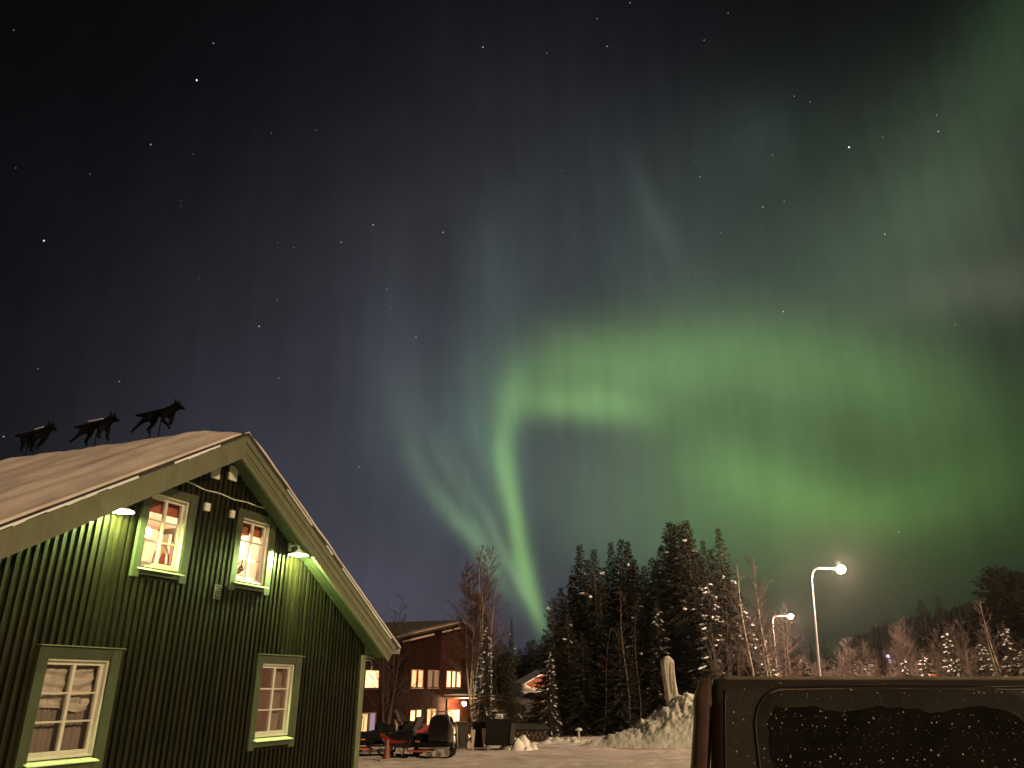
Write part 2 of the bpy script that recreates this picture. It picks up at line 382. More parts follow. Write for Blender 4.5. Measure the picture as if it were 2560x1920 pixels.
def axis(lo, hi, step, far):
    a = [lo + i*step for i in range(int((hi-lo)/step)+1)]
    k = step
    b = hi; c = lo; up_ = []; dn = []
    while b < far:
        k *= 1.5; b += k; up_.append(b)
    k = step
    while c > -far:
        k *= 1.5; c -= k; dn.append(c)
    return dn[::-1] + a + up_
gx = axis(-12, 14, 0.16, 3000); gy = axis(14, 44, 0.16, 3000)
mb = MB(); nx, ny = len(gx), len(gy)
vs = []
for yy in gy:
    for xx in gx:
        z = gz(xx, yy)
        if abs(xx) < 40 and -10 < yy < 60:
            z += 0.05*mnoise.noise(Vector((xx*.35, yy*.5, 1))) + 0.035*mnoise.noise(Vector((xx*1.1, yy*1.6, 4)))
        if abs(xx) < 14 and 14 < yy < 44:
            w_ = yy - .25*xx + .8*mnoise.noise(Vector((xx*.12, 0, 3)))
            for c_ in (23.2, 24.9, 27.6, 29.3, 33.4): z -= .055*math.exp(-((w_-c_)/.22)**2) - .03*math.exp(-((abs(w_-c_)-.42)/.16)**2)
            z += .045*max(0, mnoise.noise(Vector((xx*2.1, yy*2.3, 8)))) + .03*mnoise.noise(Vector((xx*4.2, yy*3.1, 2)))
        vs.append((xx, yy, z))
mb.add(vs, [(j*nx+i, j*nx+i+1, (j+1)*nx+i+1, (j+1)*nx+i) for j in range(ny-1) for i in range(nx-1)])
tag(mb.build('ground', M['groundsnow'], smooth=True), kind='structure')

# ------------------------------------------------------------------ the green house
SL = 0.595; RZ = 6.31; CA = math.cos(math.atan(SL)); SA = math.sin(math.atan(SL))
house = tag(empty('wooden_house', HO, HROT), 'dark green board-and-batten gabled house with snowy roof, pale window frames and two lit wall lamps', 'house')
OPEN = [(-2.77, -1.72, 0.955, 2.25), (1.735, 2.74, 1.01, 2.30), (-1.505, -0.66, 3.68, 4.88), (0.70, 1.51, 3.71, 4.89)]
TRIMS = [(-2.93, -1.55, 0.66, 2.41), (1.59, 2.93, 0.80, 2.45), (-1.65, -0.50, 3.50, 5.02), (0.55, 1.67, 3.53, 5.03)]
def wtop(x): return RZ - 0.385 - SL*abs(x)
# boards behind (with real openings)
mb = MB(); T = 0.13
xs = sorted({-5.23, 0.0, 5.23} | {v for o in OPEN for v in o[:2]}); zs = sorted({-0.8} | {v for o in OPEN for v in o[2:]})
for i in range(len(xs)-1):
    x0, x1 = xs[i], xs[i+1]
    for j in range(len(zs)):
        z0 = zs[j]; last = j == len(zs)-1
        if any(o[0] <= x0 < o[1] and o[2] <= z0 < o[3] for o in OPEN): continue
        if last: ta, tb = wtop(x0), wtop(x1)
        else: ta, tb = min(zs[j+1], wtop(x0)), min(zs[j+1], wtop(x1))
        if ta <= z0 and tb <= z0: continue
        if ta < z0 or tb < z0 or (not last and (ta < zs[j+1] or tb < zs[j+1])):
            # clip the cell polygon by the roof line
            pts = [(x0, z0), (x1, z0), (x1, 99 if last else zs[j+1]), (x0, 99 if last else zs[j+1])]
            out = []
            f = lambda p: wtop(p[0]) - p[1]
            for a, b in zip(pts, pts[1:]+pts[:1]):
                fa, fb = f(a), f(b)
                if fa >= 0: out.append(a)
                if fa*fb < 0:
                    q = fa/(fa-fb); out.append((a[0]+(b[0]-a[0])*q, a[1]+(b[1]-a[1])*q))
            if len(out) > 2: mb.poly([(x, 0, z) for x, z in out])
        else: mb.quad((x0, 0, z0), (x1, 0, z0), (x1, 0, tb), (x0, 0, ta))
# other three walls
mb.quad((-5.23, 12, -.8), (-5.23, 0, -.8), (-5.23, 0, wtop(5.23)), (-5.23, 12, wtop(5.23)))
mb.quad((5.23, 0, -.8), (5.23, 12, -.8), (5.23, 12, wtop(5.23)), (5.23, 0, wtop(5.23)))
mb.poly([(5.23, 12, -.8), (-5.23, 12, -.8), (-5.23, 12, wtop(5.23)), (0, 12, wtop(0)), (5.23, 12, wtop(5.23))])
# battens, each split around the windows
rng = random.Random(5)
x = -5.20; n = 0
while x < 5.08:
    w = 0.056 + rng.uniform(-.004, .004); d = 0.050 + rng.uniform(-.003, .003)
    segs = [(-0.5, 99)]
    for (a, b, c, e) in TRIMS:
        if x + w > a and x < b:
            new = []
            for s, t_ in segs:
                if c > s: new.append((s, min(c, t_)))
                if e < t_: new.append((max(e, s), t_))
            segs = new
    for s, t_ in segs:
        ta, tb = min(t_, wtop(x)), min(t_, wtop(x+w))
        if ta <= s or tb <= s: continue
        x1 = x + w
        mb.add([(x,-d,s),(x1,-d,s),(x1,.001,s),(x,.001,s),(x,-d,ta),(x1,-d,tb),(x1,.001,tb),(x,.001,ta)],
               [(0,3,2,1),(4,5,6,7),(0,1,5,4),(1,2,6,5),(3,0,4,7)])
    x += 0.126 + rng.uniform(-.003, .003)
yb = 0.06
for sgn in (-1, 1):          # battens on the long walls
    y = yb
    while y < 12:
        xa, xb = (5.23, 5.268) if sgn > 0 else (-5.268, -5.23)
        mb.box(xa, xb, y, y+.056, -.5, wtop(5.27)); y += .13
mb.build('wall', M['wall'], house)
mb = MB(); mb.box(5.13, 5.285, -.062, -.001, -.7, 2.56); mb.box(5.232, 5.285, -.001, .10, -.7, 2.56)
mb.build('corner_board', M['trim'], house, bevel=.004)
mb = MB(); mb.box(-5.285, -5.13, -.062, -.001, -.7, 2.56)
mb.build('corner_board', M['trim'], house, bevel=.004)
# roof slab, soffit boards, verge boards
def slope_pt(sg, x, d): return (sg*(x - d*SA), RZ - SL*x - d*CA)    # point at distance d under the roof line
XE = 5.88
def strip(sg, d0, d1):
    a = (0, RZ - d0/CA); b = slope_pt(sg, XE, d0); c = slope_pt(sg, XE, d1); e = (0, RZ - d1/CA)
    p = [a, e, c, b]
    return p if sg > 0 else p[::-1]
mb = MB()
for sg in (-1, 1): mb.prism_y(strip(sg, .062, .335), -.395, 12.45)
roof = mb.build('roof', M['trim'], house)
mb = MB()
for sg in (-1, 1):
    mb.prism_y(strip(sg, 0.0, .058), -.525, 12.5)
mb.build('roof_sheet', M['roofing'], roof)
for sg in (-1, 1):
    mb = MB()
    if sg > 0:
        for d0, d1, y0 in ((.06, .165, -.510), (.165, .285, -.482), (.285, .345, -.462), (.345, .43, -.452)):
            mb.prism_y(strip(sg, d0, d1), y0, -.40 + (d0 > .1)*.004 + (d0 > .2)*.004)
    else:
        for d0, d1, y0 in ((.06, .25, -.500), (.25, .43, -.496)):
            mb.prism_y(strip(sg, d0, d1), y0, -.40 + (d0 > .1)*.004)
    mb.build('verge_board', M['trim'], house)
# soffit boards under the overhang
mb = MB()
for sg in (-1, 1):
    for k in range(3):
        y0 = -.39 + k*.128
        mb.prism_y(strip(sg, .337, .352), y0, y0 + .118)
mb.build('soffit', M['casing'], roof)
mb = MB()
for sg in (-1, 1):
    zt = RZ - SL*5.75 - .345/CA
    for k in range(4):
        z0 = 2.50 + k*.093
        pts = [(5.29, z0), (5.72, z0), (5.72, min(z0+.088, zt + SL*.03)), (5.29, z0+.088)]
        if pts[2][1] <= z0: pts = [(5.29, z0), (5.29 + (RZ-.345/CA-z0)/SL - 5.29, z0), (5.29, z0+.088)]
        if sg < 0: pts = [(-a, b) for a, b in pts][::-1]
        mb.prism_y(pts, -.03, 12.0)
mb.build('eave_box', M['trim'], house)
# drips of ice along the left verge
rng = random.Random(3)
for (a, b) in ((.70, 1.5), (2.3, 3.1), (3.15, 5.4)):
    xx = a; mb = MB()
    while xx < b:
        L = rng.uniform(.12, .3); t0 = rng.uniform(.008, .03)
        mb.prism_y([slope_pt(-1, xx+L, .052+t0), slope_pt(-1, xx, .05+t0*rng.uniform(.5, 1)), slope_pt(-1, xx, .036), slope_pt(-1, xx+L, .036)][::-1], -.545, -.512)
        xx += L
    mb.build('verge_ice', M['snow'], house)
for (a, b) in ((1.3, 2.2), (2.75, 3.0), (3.4, 5.6)):
    mb = MB(); mb.prism_y([slope_pt(1, a, .055), slope_pt(1, b, .06), slope_pt(1, b, .035), slope_pt(1, a, .035)], -.545, -.514)
    mb.build('verge_ice', M['snow'], house)

def window(x0, x1, z0, z1, tr, curtain, head):
    w = tag(empty('window'), None); w.parent = house
    tx0, tx1, tz0, tz1 = tr; F = -.062
    mb = MB()                                                # casing boards outside
    mb.box(tx0, x0, F, -.002, tz0, tz1); mb.box(x1, tx1, F, -.002, tz0, tz1)
    mb.box(x0+.002, x1-.002, F+.006, -.002, z1, tz1-.002); mb.box(x0+.002, x1-.002, F+.006, -.002, tz0+.05, z0-.03)
    mb.build('window_casing', M['casing'], w, bevel=.004)
    if head:
        mb = MB(); mb.box(tx0-.03, tx1+.03, F-.045, 0, tz1+.001, tz1+.014); mb.build('drip_board', M['trim'], w)
    mb = MB()
    mb.add([(x0-.05, F-.085, z0-.055), (x1+.03, F-.085, z0-.055), (x1+.03, .05, z0+.0), (x0-.05, .05, z0+.0),
            (x0-.05, F-.085, z0-.067), (x1+.03, F-.085, z0-.067), (x1+.03, .05, z0-.012), (x0-.05, .05, z0-.012)],
           [(0,1,2,3),(7,6,5,4),(0,4,5,1),(1,5,6,2),(2,6,7,3),(3,7,4,0)])
    mb.build('window_sill', M['sill'], w)
    mb = MB(); j = .03                                       # jamb lining and sash with glazing bars
    mb.box(x0, x0+j, -.02, .16, z0, z1); mb.box(x1-j, x1, -.02, .16, z0, z1)
    mb.box(x0+j, x1-j, -.02, .16, z1-j, z1); mb.box(x0+j, x1-j, -.02, .16, z0, z0+j)
    sx0, sx1, sz0, sz1 = x0+j, x1-j, z0+j, z1-j; s = .052; y0, y1 = .045, .095
    mb.box(sx0, sx0+s, y0, y1, sz0, sz1); mb.box(sx1-s, sx1, y0, y1, sz0, sz1)
    mb.box(sx0+s, sx1-s, y0, y1, sz1-s, sz1); mb.box(sx0+s, sx1-s, y0, y1, sz0, sz0+s+.012)
    xm = (sx0+sx1)/2; mb.box(xm-.026, xm+.026, y0-.004, y1-.004, sz0+s, sz1-s)
    gz0, gz1 = sz0+s+.012, sz1-s
    for k in (1, 2):
        zz = gz0 + (gz1-gz0)*k/3
        mb.box(sx0+s, xm-.026, y0+.006, y1-.01, zz-.013, zz+.013); mb.box(xm+.026, sx1-s, y0+.006, y1-.01, zz-.013, zz+.013)
    mb.build('window_frame', M['cream'], w, bevel=.003)
    mb = MB(); mb.quad((sx0+s*.5, .072, sz0+s*.5), (sx1-s*.5, .072, sz0+s*.5), (sx1-s*.5, .072, sz1-s*.5), (sx0+s*.5, .072, sz1-s*.5))
    mb.build('window_pane', M['glass'], w)
    return w
W = [window(*OPEN[i], TRIMS[i], None, i < 2) for i in range(4)]
# rooms behind the panes
def room(x0, x1, y1, z0, z1, m, name='room_interior'):
    mb = MB(); y0 = .165
    mb.quad((x0,y1,z0),(x1,y1,z0),(x1,y1,z1),(x0,y1,z1)); mb.quad((x0,y0,z0),(x0,y1,z0),(x0,y1,z1),(x0,y0,z1))
    mb.quad((x1,y1,z0),(x1,y0,z0),(x1,y0,z1),(x1,y1,z1)); mb.quad((x0,y0,z1),(x0,y1,z1),(x1,y1,z1),(x1,y0,z1)); mb.quad((x0,y1,z0),(x0,y0,z0),(x1,y0,z0),(x1,y1,z0))
    return mb.build(name, m, house)
room(-1.9, 1.9, 3.0, 3.3, 5.0, M['room'])
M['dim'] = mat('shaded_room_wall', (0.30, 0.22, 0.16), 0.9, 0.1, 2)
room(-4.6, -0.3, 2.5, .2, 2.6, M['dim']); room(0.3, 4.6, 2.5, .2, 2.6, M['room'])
def lamp_bulb(parent, c, r, col, s, name='bulb'):
    mb = MB(); mb.ball(c, r, n=14, m=8)
    return mb.build(name, emit('glowing_' + name + '_%03d' % len(bpy.data.materials), col, s), parent, smooth=True)
WARM = (1.0, 0.60, 0.36)
lamp_bulb(house, (-.55, 1.0, 4.45), .085, WARM, 700, 'ceiling_bulb')
mb = MB(); mb.tube([(-.55, 1.0, 4.53), (-.55, 1.0, 5.0)], .006, 5); mb.build('bulb_cord', M['black'], house)
lamp_bulb(house, (1.5, 1.5, 4.7), .07, WARM, 820, 'ceiling_bulb')
lamp_bulb(house, (1.1, 1.0, 2.3), .06, (1.0, .55, .36), 200, 'ceiling_bulb')
lamp_bulb(house, (-3.6, .9, 2.3), .05, (1.0, .74, .55), 105, 'ceiling_bulb')
# blinds, curtains
def blind(w, x0, x1, z0, z1, m):
    mb = MB(); n = 12
    for i in range(n):
        a = z0+(z1-z0)*i/n; b = z0+(z1-z0)*(i+1)/n
        mb.quad((x0, .155+.010*(i % 2), a), (x1, .155+.010*(i % 2), a), (x1, .155+.010*((i+1) % 2), b), (x0, .155+.010*((i+1) % 2), b))
    mb.build('blind', m, w)
blind(W[2], -1.48, -.68, 4.60, 4.86, M['blind']); blind(W[3], .72, 1.49, 4.62, 4.86, M['blind'])
def curtain(w, x0, x1, z0, z1, m, y=.2, amp=.025, fold=.09, seed=0):
    mb = MB(); n = max(6, int((x1-x0)/.014)); rr = random.Random(seed); ph = rr.random()*6
    vs = []
    for i in range(n+1):
        xx = x0+(x1-x0)*i/n
        yy = y + amp*math.sin(xx/fold*6.283+ph) + amp*.5*math.sin(xx/fold*2.1+ph*2)
        vs += [(xx, yy, z0), (xx + .01*math.sin(xx*9), yy*0.9+.02, z1)]
    mb.add(vs, [(2*i, 2*i+2, 2*i+3, 2*i+1) for i in range(n)])
    mb.build('curtain', m, w, smooth=True)
def sheer(name, col, a):
    m = bpy.data.materials.new(name); m.use_nodes = True; t = m.node_tree; p = t.nodes['Principled BSDF']
    p.inputs['Base Color'].default_value = col + (1,); p.inputs['Alpha'].default_value = a; p.inputs['Roughness'].default_value = .9
    p.inputs['Transmission Weight'].default_value = 0.0
    return m
M['sheer'] = sheer('sheer_brown_curtain', (.26, .21, .165), .72)
M['curt'] = mat('pale_linen_curtain', (.40, .30, .23), .9, .15, 8, (8, 1, 1))
curtain(W[0], -2.76, -1.73, .95, 1.78, M['sheer'], seed=2, y=.24)
M['swag'] = mat('pale_brown_draped_cloth', (.46, .40, .33), .9, .25, 4, (1, 1, 6))
mb = MB(); vs = []; NX_, NZ2 = 40, 30
for j in range(NZ2+1):
    for i in range(NX_+1):
        u_, v_ = i/NX_, j/NZ2; sag = .16*math.sin(math.pi*u_)*(1-v_) + .03*math.sin(u_*9)
        zz = 2.26 - (1-v_)*.62 - sag*.6 + .05*math.sin(u_*5)*(1-v_)
        vs.append((-2.76+1.03*u_, .19 + .022*math.sin(v_*26 + 5*math.sin(u_*3.1)) + .01*math.sin(u_*40), zz))
mb.add(vs, [(j*(NX_+1)+i, j*(NX_+1)+i+1, (j+1)*(NX_+1)+i+1, (j+1)*(NX_+1)+i) for j in range(NZ2) for i in range(NX_)])
mb.build('draped_valance', M['swag'], W[0], smooth=True)
curtain(W[1], 1.74, 1.93, 1.0, 2.3, M['curt'], seed=3); curtain(W[1], 2.38, 2.70, 1.0, 2.3, M['sheer'], seed=4, amp=.02); curtain(W[1], 1.93, 2.1, 1.0, 2.3, M['sheer'], y=.3, seed=6)
# small fittings
for (xx, zz, w_, h_) in ((.26, 5.62, .21, .27), (-.19, 5.55, .21, .27)):
    mb = MB(); mb.box(xx-w_/2, xx+w_/2, -.075, -.035, zz-h_/2, zz+h_/2)
    for k in range(6): mb.box(xx-w_/2+.03, xx+w_/2-.03, -.083, -.074, zz-h_/2+.03+k*.036, zz-h_/2+.05+k*.036)
    mb.build('wall_vent', M['white'], house, bevel=.004)
for (xx, zz, w_, h_) in ((-.28, 4.87, .12, .14), (.37, 4.87, .10, .135)):
    mb = MB(); mb.box(xx-w_/2, xx+w_/2, -.09, -.035, zz-h_/2, zz+h_/2); mb.box(xx-.015, xx+.015, -.096, -.089, zz-.02, zz+.03)
    mb.build('junction_box', M['white'], house, bevel=.006)
mb = MB(); mb.box(.20, .36, -.058, -.035, 3.33, 3.58)
pl = mb.build('wall_plate', M['roofing'], house)
mb = MB()
for k in range(4): mb.box(.235, .235+(.07, .05, .075, .04)[k], -.066, -.057, 3.40+k*.038, 3.412+k*.038)
mb.box(.205, .215, -.064, -.057, 3.335, 3.575); mb.box(.345, .355, -.064, -.057, 3.335, 3.575); mb.box(.215, .345, -.064, -.057, 3.565, 3.575)
mb.build('plate_marking', M['trim'], pl)
mb = MB()
pts = []
for i in range(30):
    q = i/29; xx = -.95 + q*2.72
    pts.append((xx, -.052-.01*math.sin(q*19), 5.20 - .03*math.sin(q*math.pi*1.0) - .02*q + .012*math.sin(q*23)))
pts += [(1.86, -.06, 5.10), (1.95, -.07, 5.0), (2.06, -.08, 4.86), (2.15, -.08, 4.70), (2.18, -.09, 4.62)]
mb.tube(pts, .011, 6); mb.build('electric_cable', M['white'], house, smooth=True)
# two shaded lamps on the gable
LAMPC = (0.70, 1.0, 0.30)
M['enamel'] = mat('white_enamel', (.75, .76, .70), .35, .05, 5)
for (lx, lz, sgn) in ((-2.30, 4.37, -1), (2.10, 4.36, 1)):
    L = empty('wall_lamp'); L.parent = house; L.location = (lx, 0, 0)
    mb = MB()
    prof = [(.035, .105), (.05, .085), (.10, .05), (.19, .012), (.205, -.004), (.20, -.006), (.185, .006), (.10, .042), (.04, .07), (.0, .072)]
    mb.lathe(prof, 28, (0, -.33, lz)); mb.build('lamp_shade', M['enamel'], L, smooth=True)
    mb = MB(); mb.tube([(0, -.33, lz+.10), (.0, -.31, lz+.17), (.02, -.22, lz+.21), (.05, -.08, lz+.20), (.06, -.03, lz+.18)], .02, 8)
    mb.box(.01, .11, -.06, -.037, lz+.10, lz+.26); mb.build('lamp_bracket', M['white'], L, smooth=False)
    lamp_bulb(L, (0, -.33, lz+.005), .042, LAMPC, 12500 if sgn > 0 else 10500, 'lamp_bulb')
mb = MB(); mb.box(-2.66, -2.56, -.085, -.036, 4.16, 4.24); mb.tube([(-2.60, -.08, 4.22), (-2.45, -.12, 4.36), (-2.33, -.2, 4.47)], .008, 5)
mb.build('junction_box', M['white'], house)
mb = MB(); mb.tube([(5.3, .02, 2.45), (5.62, .01, 2.46), (5.66, 0, 2.40), (5.67, 0, 2.32), (5.63, 0, 2.25)], .009, 5); mb.build('electric_cable', M['white'], house, smooth=True)

# snow lying on the roof
def roof_snow_h(s, y):
    e = max(0.0, min(1.0, (y+.52)/1.0)); e = e*e*(3-2*e)
    rip = .05*mnoise.noise(Vector((s*.35, y*2.2, 2))) + .03*mnoise.noise(Vector((s*.9+3, y*5.0, 7))) + .012*mnoise.noise(Vector((s*6, y*8, 1)))
    return .045 + e*(.15 + .9*rip) + .3*rip*(1-e)*.4
mb = MB(); NS, NY = 70, 96
ys = [-.535 + (12.9)*(j/NY)**1.7 for j in range(NY+1)]
cols = []
ss = [-7.0 + 14.0*i/(2*NS) for i in range(2*NS+1)]
vs = []
for s in ss:
    for y in ys:
        h = roof_snow_h(s, y); a = abs(s); sg = 1 if s >= 0 else -1
        hh = h - .06*math.exp(-(a/.25)**2)
        over = 0.02*mnoise.noise(Vector((s*1.7, 0, 5)))*(1 if y < -.4 else 0)
        x_ = sg*(a*CA + hh*SA*min(1, a/.4)); z_ = RZ - a*SA + hh*(CA if a > .4 else CA + (1-CA)*(1-a/.4))
        vs.append((x_, y + over, z_))
m_ = NY+1
mb.add(vs, [(i*m_+j, (i+1)*m_+j, (i+1)*m_+j+1, i*m_+j+1) for i in range(2*NS) for j in range(NY)])
# front and back lips
for jj, flip in ((0, False), (NY, True)):
    b = []
    for i, s in enumerate(ss):
        a = abs(s); sg = 1 if s >= 0 else -1
        t = vs[i*m_+jj]; b.append((sg*a*CA, t[1], RZ - a*SA + .004))
    for i in range(2*NS):
        q = [vs[i*m_+jj], b[i], b[i+1], vs[(i+1)*m_+jj]]
        mb.quad(*(q if not flip else q[::-1]))
for ii in (0, 2*NS):
    for j in range(NY):
        t0, t1 = vs[ii*m_+j], vs[ii*m_+j+1]; sg = -1 if ii == 0 else 1
        mb.quad(t0, t1, (t1[0]-sg*.05, t1[1], t1[2]-.16), (t0[0]-sg*.05, t0[1], t0[2]-.16))
rs = mb.build('roof_snow', M['roofsnow'], smooth=True)
rs.location = HO; rs.rotation_euler = (0, 0, HROT); tag(rs, kind='stuff')

# potted plant and ornament standing in the upper windows
rng = random.Random(9)
def world_of_house(o): o.location = HO; o.rotation_euler = (0, 0, HROT)
pp = tag(empty('potted_plant', HO, HROT), 'leafy trailing houseplant standing inside the right upper window of the green house', 'plant')
mb = MB(); mb.lathe([(.0, 3.745), (.05, 3.745), (.07, 3.85), (.074, 3.85), (.074, 3.87), (.0, 3.86)], 12, (.92, .27, 0)); mb.build('pot', M['brownwood'], pp, smooth=True)
mb = MB()
for k in range(16):
    bx, bz = .92, 3.85; p = [(bx, .27, bz)]; dx = rng.uniform(-.2, .42); h = rng.uniform(.1, .42)
    for q in (.4, .7, 1.0): p.append((bx+dx*q, .27+rng.uniform(-.03, .03), bz+h*q*(1.6-q*.7)-.1*q*q*(dx > .2)))
    mb.tube(p, .004, 4)
    for q in range(5):
        i = rng.randint(1, 3); c = Vector(p[i]) + Vector((rng.uniform(-.05, .05), 0, rng.uniform(-.05, .05))); a = rng.random()*6.3; r = rng.uniform(.016, .032)
        u = Vector((math.cos(a), .3, math.sin(a)))*r*1.5; v = Vector((-math.sin(a), .2, math.cos(a)))*r*.8
        mb.quad(c-u, c+v, c+u, c-v)
mb.build('leaves', M['plant'], pp)
orn = tag(empty('window_ornament', HO, HROT), 'brown arched ornament with a small animal figure standing inside the left upper window', 'ornament')
mb = MB(); cxo, cz = -.83, 3.80
mb.tube([(cxo-.17*math.cos(math.pi*i/14), .24, cz+.0+.33*math.sin(math.pi*i/14)) for i in range(15)], .012, 6); mb.box(cxo-.19, cxo+.17, .21, .27, 3.715, 3.735); mb.box(cxo-.19, cxo-.15, .22, .26, 3.735, 3.82); mb.box(cxo+.13, cxo+.17, .22, .26, 3.735, 3.82)
mb.build('arch', M['blind'], orn)
mb = MB(); fig = [(-.08, 0), (-.02, 0), (0, .04), (.03, 0), (.09, 0), (.085, .1), (.06, .17), (.075, .25), (.05, .235), (.02, .26), (.0, .2), (-.04, .15), (-.08, .07)]
mb.prism_y([(cxo+a, 3.74+b) for a, b in fig], .225, .25); mb.build('animal_figure', M['blind'], orn)
tb = tag(empty('shelf', HO, HROT), 'plain shelf and pale door frame deep in the lit upper room behind the right window', 'shelf')
mb = MB(); mb.box(1.0, 1.6, 2.6, 2.9, 4.1, 4.14); mb.build('board', M['brownwood'], tb)
mb = MB(); mb.box(1.62, 1.70, 2.7, 2.99, 3.31, 4.9); mb.build('upright', M['white'], tb)

# ------------------------------------------------------------------ running dog statues along the ridge
M['dog'] = mat('black_painted_statue', (0.0025, 0.0018, 0.0018), 0.8, 0.5, 7, bump=.4, bscale=12, spec=.08)
def dog(name, label, yc, zb, legs, patch, pitch=0.0):
    root = tag(empty(name, hw(0, yc, zb), HROT - math.pi/2), label, 'dog statue', 'running dog statues on the roof ridge')
    J = {}; V = []; E = []; RD = []
    def v(p, r): V.append(p); RD.append(r); return len(V)-1
    hip = v((-.27, 0, .385), .104); mid = v((-.05, 0, .375), .098); ch = v((.18, 0, .385), .126); nk = v((.33, 0, .435), .092); hd = v((.44, 0, .465), .080); mz = v((.55, 0, .420), .044); ns = v((.62, 0, .392), .030)
    E += [(hip, mid), (mid, ch), (ch, nk), (nk, hd), (hd, mz), (mz, ns)]
    for s in (-1, 1):
        e0 = v((.41, .045*s, .535), .034); e1 = v((.385, .055*s, .615), .009); E += [(hd, e0), (e0, e1)]
    t0 = v((-.38, 0, .405), .054); t1 = v((-.52, 0, .395), .050); t2 = v((-.68, 0, .425), .022); E += [(hip, t0), (t0, t1), (t1, t2)]
    hl, fl = legs
    for s, ch_ in zip((-1, 1), hl):
        pv = hip
        for k, (x_, z_) in enumerate(ch_):
            w = v((x_, .075*s, z_), (.090, .050, .034, .028)[k]); E.append((pv, w)); pv = w
    for s, ch_ in zip((-1, 1), fl):
        pv = ch
        for k, (x_, z_) in enumerate(ch_):
            w = v((x_, .075*s, z_), (.074, .052, .040, .032)[k]); E.append((pv, w)); pv = w
    me = bpy.data.meshes.new('body'); me.from_pydata(V, E, []); o = bpy.data.objects.new('body', me); COL.objects.link(o); o.parent = root
    sk = o.modifiers.new('skin', 'SKIN'); sk.use_smooth_shade = True
    for i, r in enumerate(RD): me.skin_vertices[0].data[i].radius = (r*.90, r*.80)
    me.skin_vertices[0].data[0].use_root = True
    sb = o.modifiers.new('sub', 'SUBSURF'); sb.levels = 2; sb.render_levels = 2
    me.materials.append(M['dog'])
    mb = MB(); mb.tube([(.05, 0, .34), (.05, 0, -.25)], .011, 6); mb.tube([(-.18, 0, .34), (-.18, 0, -.25)], .011, 6); mb.build('support_rod', M['dog'], root)
    if patch:
        a, b = patch; mb = MB()
        for k in range(7):
            xx = a+(b-a)*k/6; mb.ball((xx, 0, .478+.10*max(0, xx-.05)), .045, 1.9, 1.3, .5, 10, 6)
        mb.build('snow_patch', M['snow'], root, smooth=True)
    return root
hindA = [[(-.30, .27), (-.40, .20), (-.53, .10), (-.62, .02)], [(-.20, .26), (-.24, .18), (-.36, .10), (-.29, .02)]]
foreA = [[(.20, .29), (.17, .20), (.26, .12), (.36, .06)], [(.23, .30), (.25, .19), (.19, .11), (.24, .05)]]
hindB = [[(-.30, .27), (-.36, .20), (-.50, .11), (-.60, .04)], [(-.22, .26), (-.25, .18), (-.35, .10), (-.28, .0)]]
foreB = [[(.20, .29), (.22, .19), (.20, .10), (.26, .04)], [(.22, .30), (.28, .20), (.27, .10), (.34, .03)]]
hindC = [[(-.26, .25), (-.20, .16), (-.26, .07), (-.20, .0)], [(-.24, .25), (-.14, .17), (-.18, .08), (-.11, .02)]]
foreC = [[(.16, .28), (.07, .20), (-.02, .13), (-.02, .06)], [(.20, .28), (.12, .19), (.04, .12), (.06, .04)]]
dog('dog_statue', 'black running dog statue on the roof ridge, foremost and nearest the gable', 1.78, 6.60, (hindA, foreA), None)
dog('dog_statue', 'black running dog statue with a long snow strip on its back, second on the ridge', 3.50, 6.56, (hindB, foreB), (-.20, .12))
dog('dog_statue', 'black dog statue with legs gathered under it, rearmost on the ridge at the left edge', 5.30, 6.58, (hindC, foreC), (.02, .22))

# ------------------------------------------------------------------ the parked van
M['van'] = mat('dusty_dark_van_paint', (0.036, 0.028, 0.020), 0.55, 0.35, 1.6, (1, 1, 2), spec=0.35, detail=8)
M['vanfrost'] = mat('frosty_van_edge', (0.20, 0.16, 0.125), 0.6, 0.35, 5)
M['vanglass'] = mat('frosted_dark_glass', (0.020, 0.0165, 0.012), 0.45, 0.5, 5, spec=0.4, detail=8)
M['clear'] = mat('clear_black_glass', (0.009, 0.0075, 0.006), 0.25, 0.4, 7, spec=0.4)
M['taillens'] = mat('dusty_dark_red_lens', (0.016, 0.006, 0.005), 0.22, 0.3, 9, spec=0.5)
for k, (sc, sz, pk) in (('van', (40, .18, .42)), ('vanglass', (42, .19, .5)), ('clear', (44, .21, .6))): speckle(M[k], sc, sz, pk, (.42, .38, .34)); speckle(M[k], sc*2.3, sz*1.2, pk*.6, (.30, .27, .24))
VROT = R(-13.5)
van = tag(empty('parked_van', (0.945, 4.2, 0.045), VROT), 'dark dusty van speckled with snow crystals, parked close by at the lower right', 'van')
def van_sec(zs=1.0):
    """half-open outline (y,z) from the near sill over the roof to the far sill"""
    p = [(.10, .28), (.03, .34), (.0, .55), (.0, 1.02), (.012, 1.20), (.035, 1.45), (.068, 1.70), (.085, 1.80)]
    for k in range(1, 9):
        a = math.pi/2*k/8
        p.append((.085 + .10*(1-math.cos(a)), 1.80 + .10*math.sin(a)+.0))
    p += [(.35, 1.908), (.65, 1.913), (.95, 1.915)]
    p += [(1.90-y, z) for y, z in p[:-1]][::-1]
    return p
SEC = van_sec()
def front(x):           # roof height factor along the length
    if x < 3.25: return 1.0
    if x < 4.15: return 1.0 - .42*((x-3.25)/.9)
    return .58 - .16*((x-4.15)/.85)**1.5
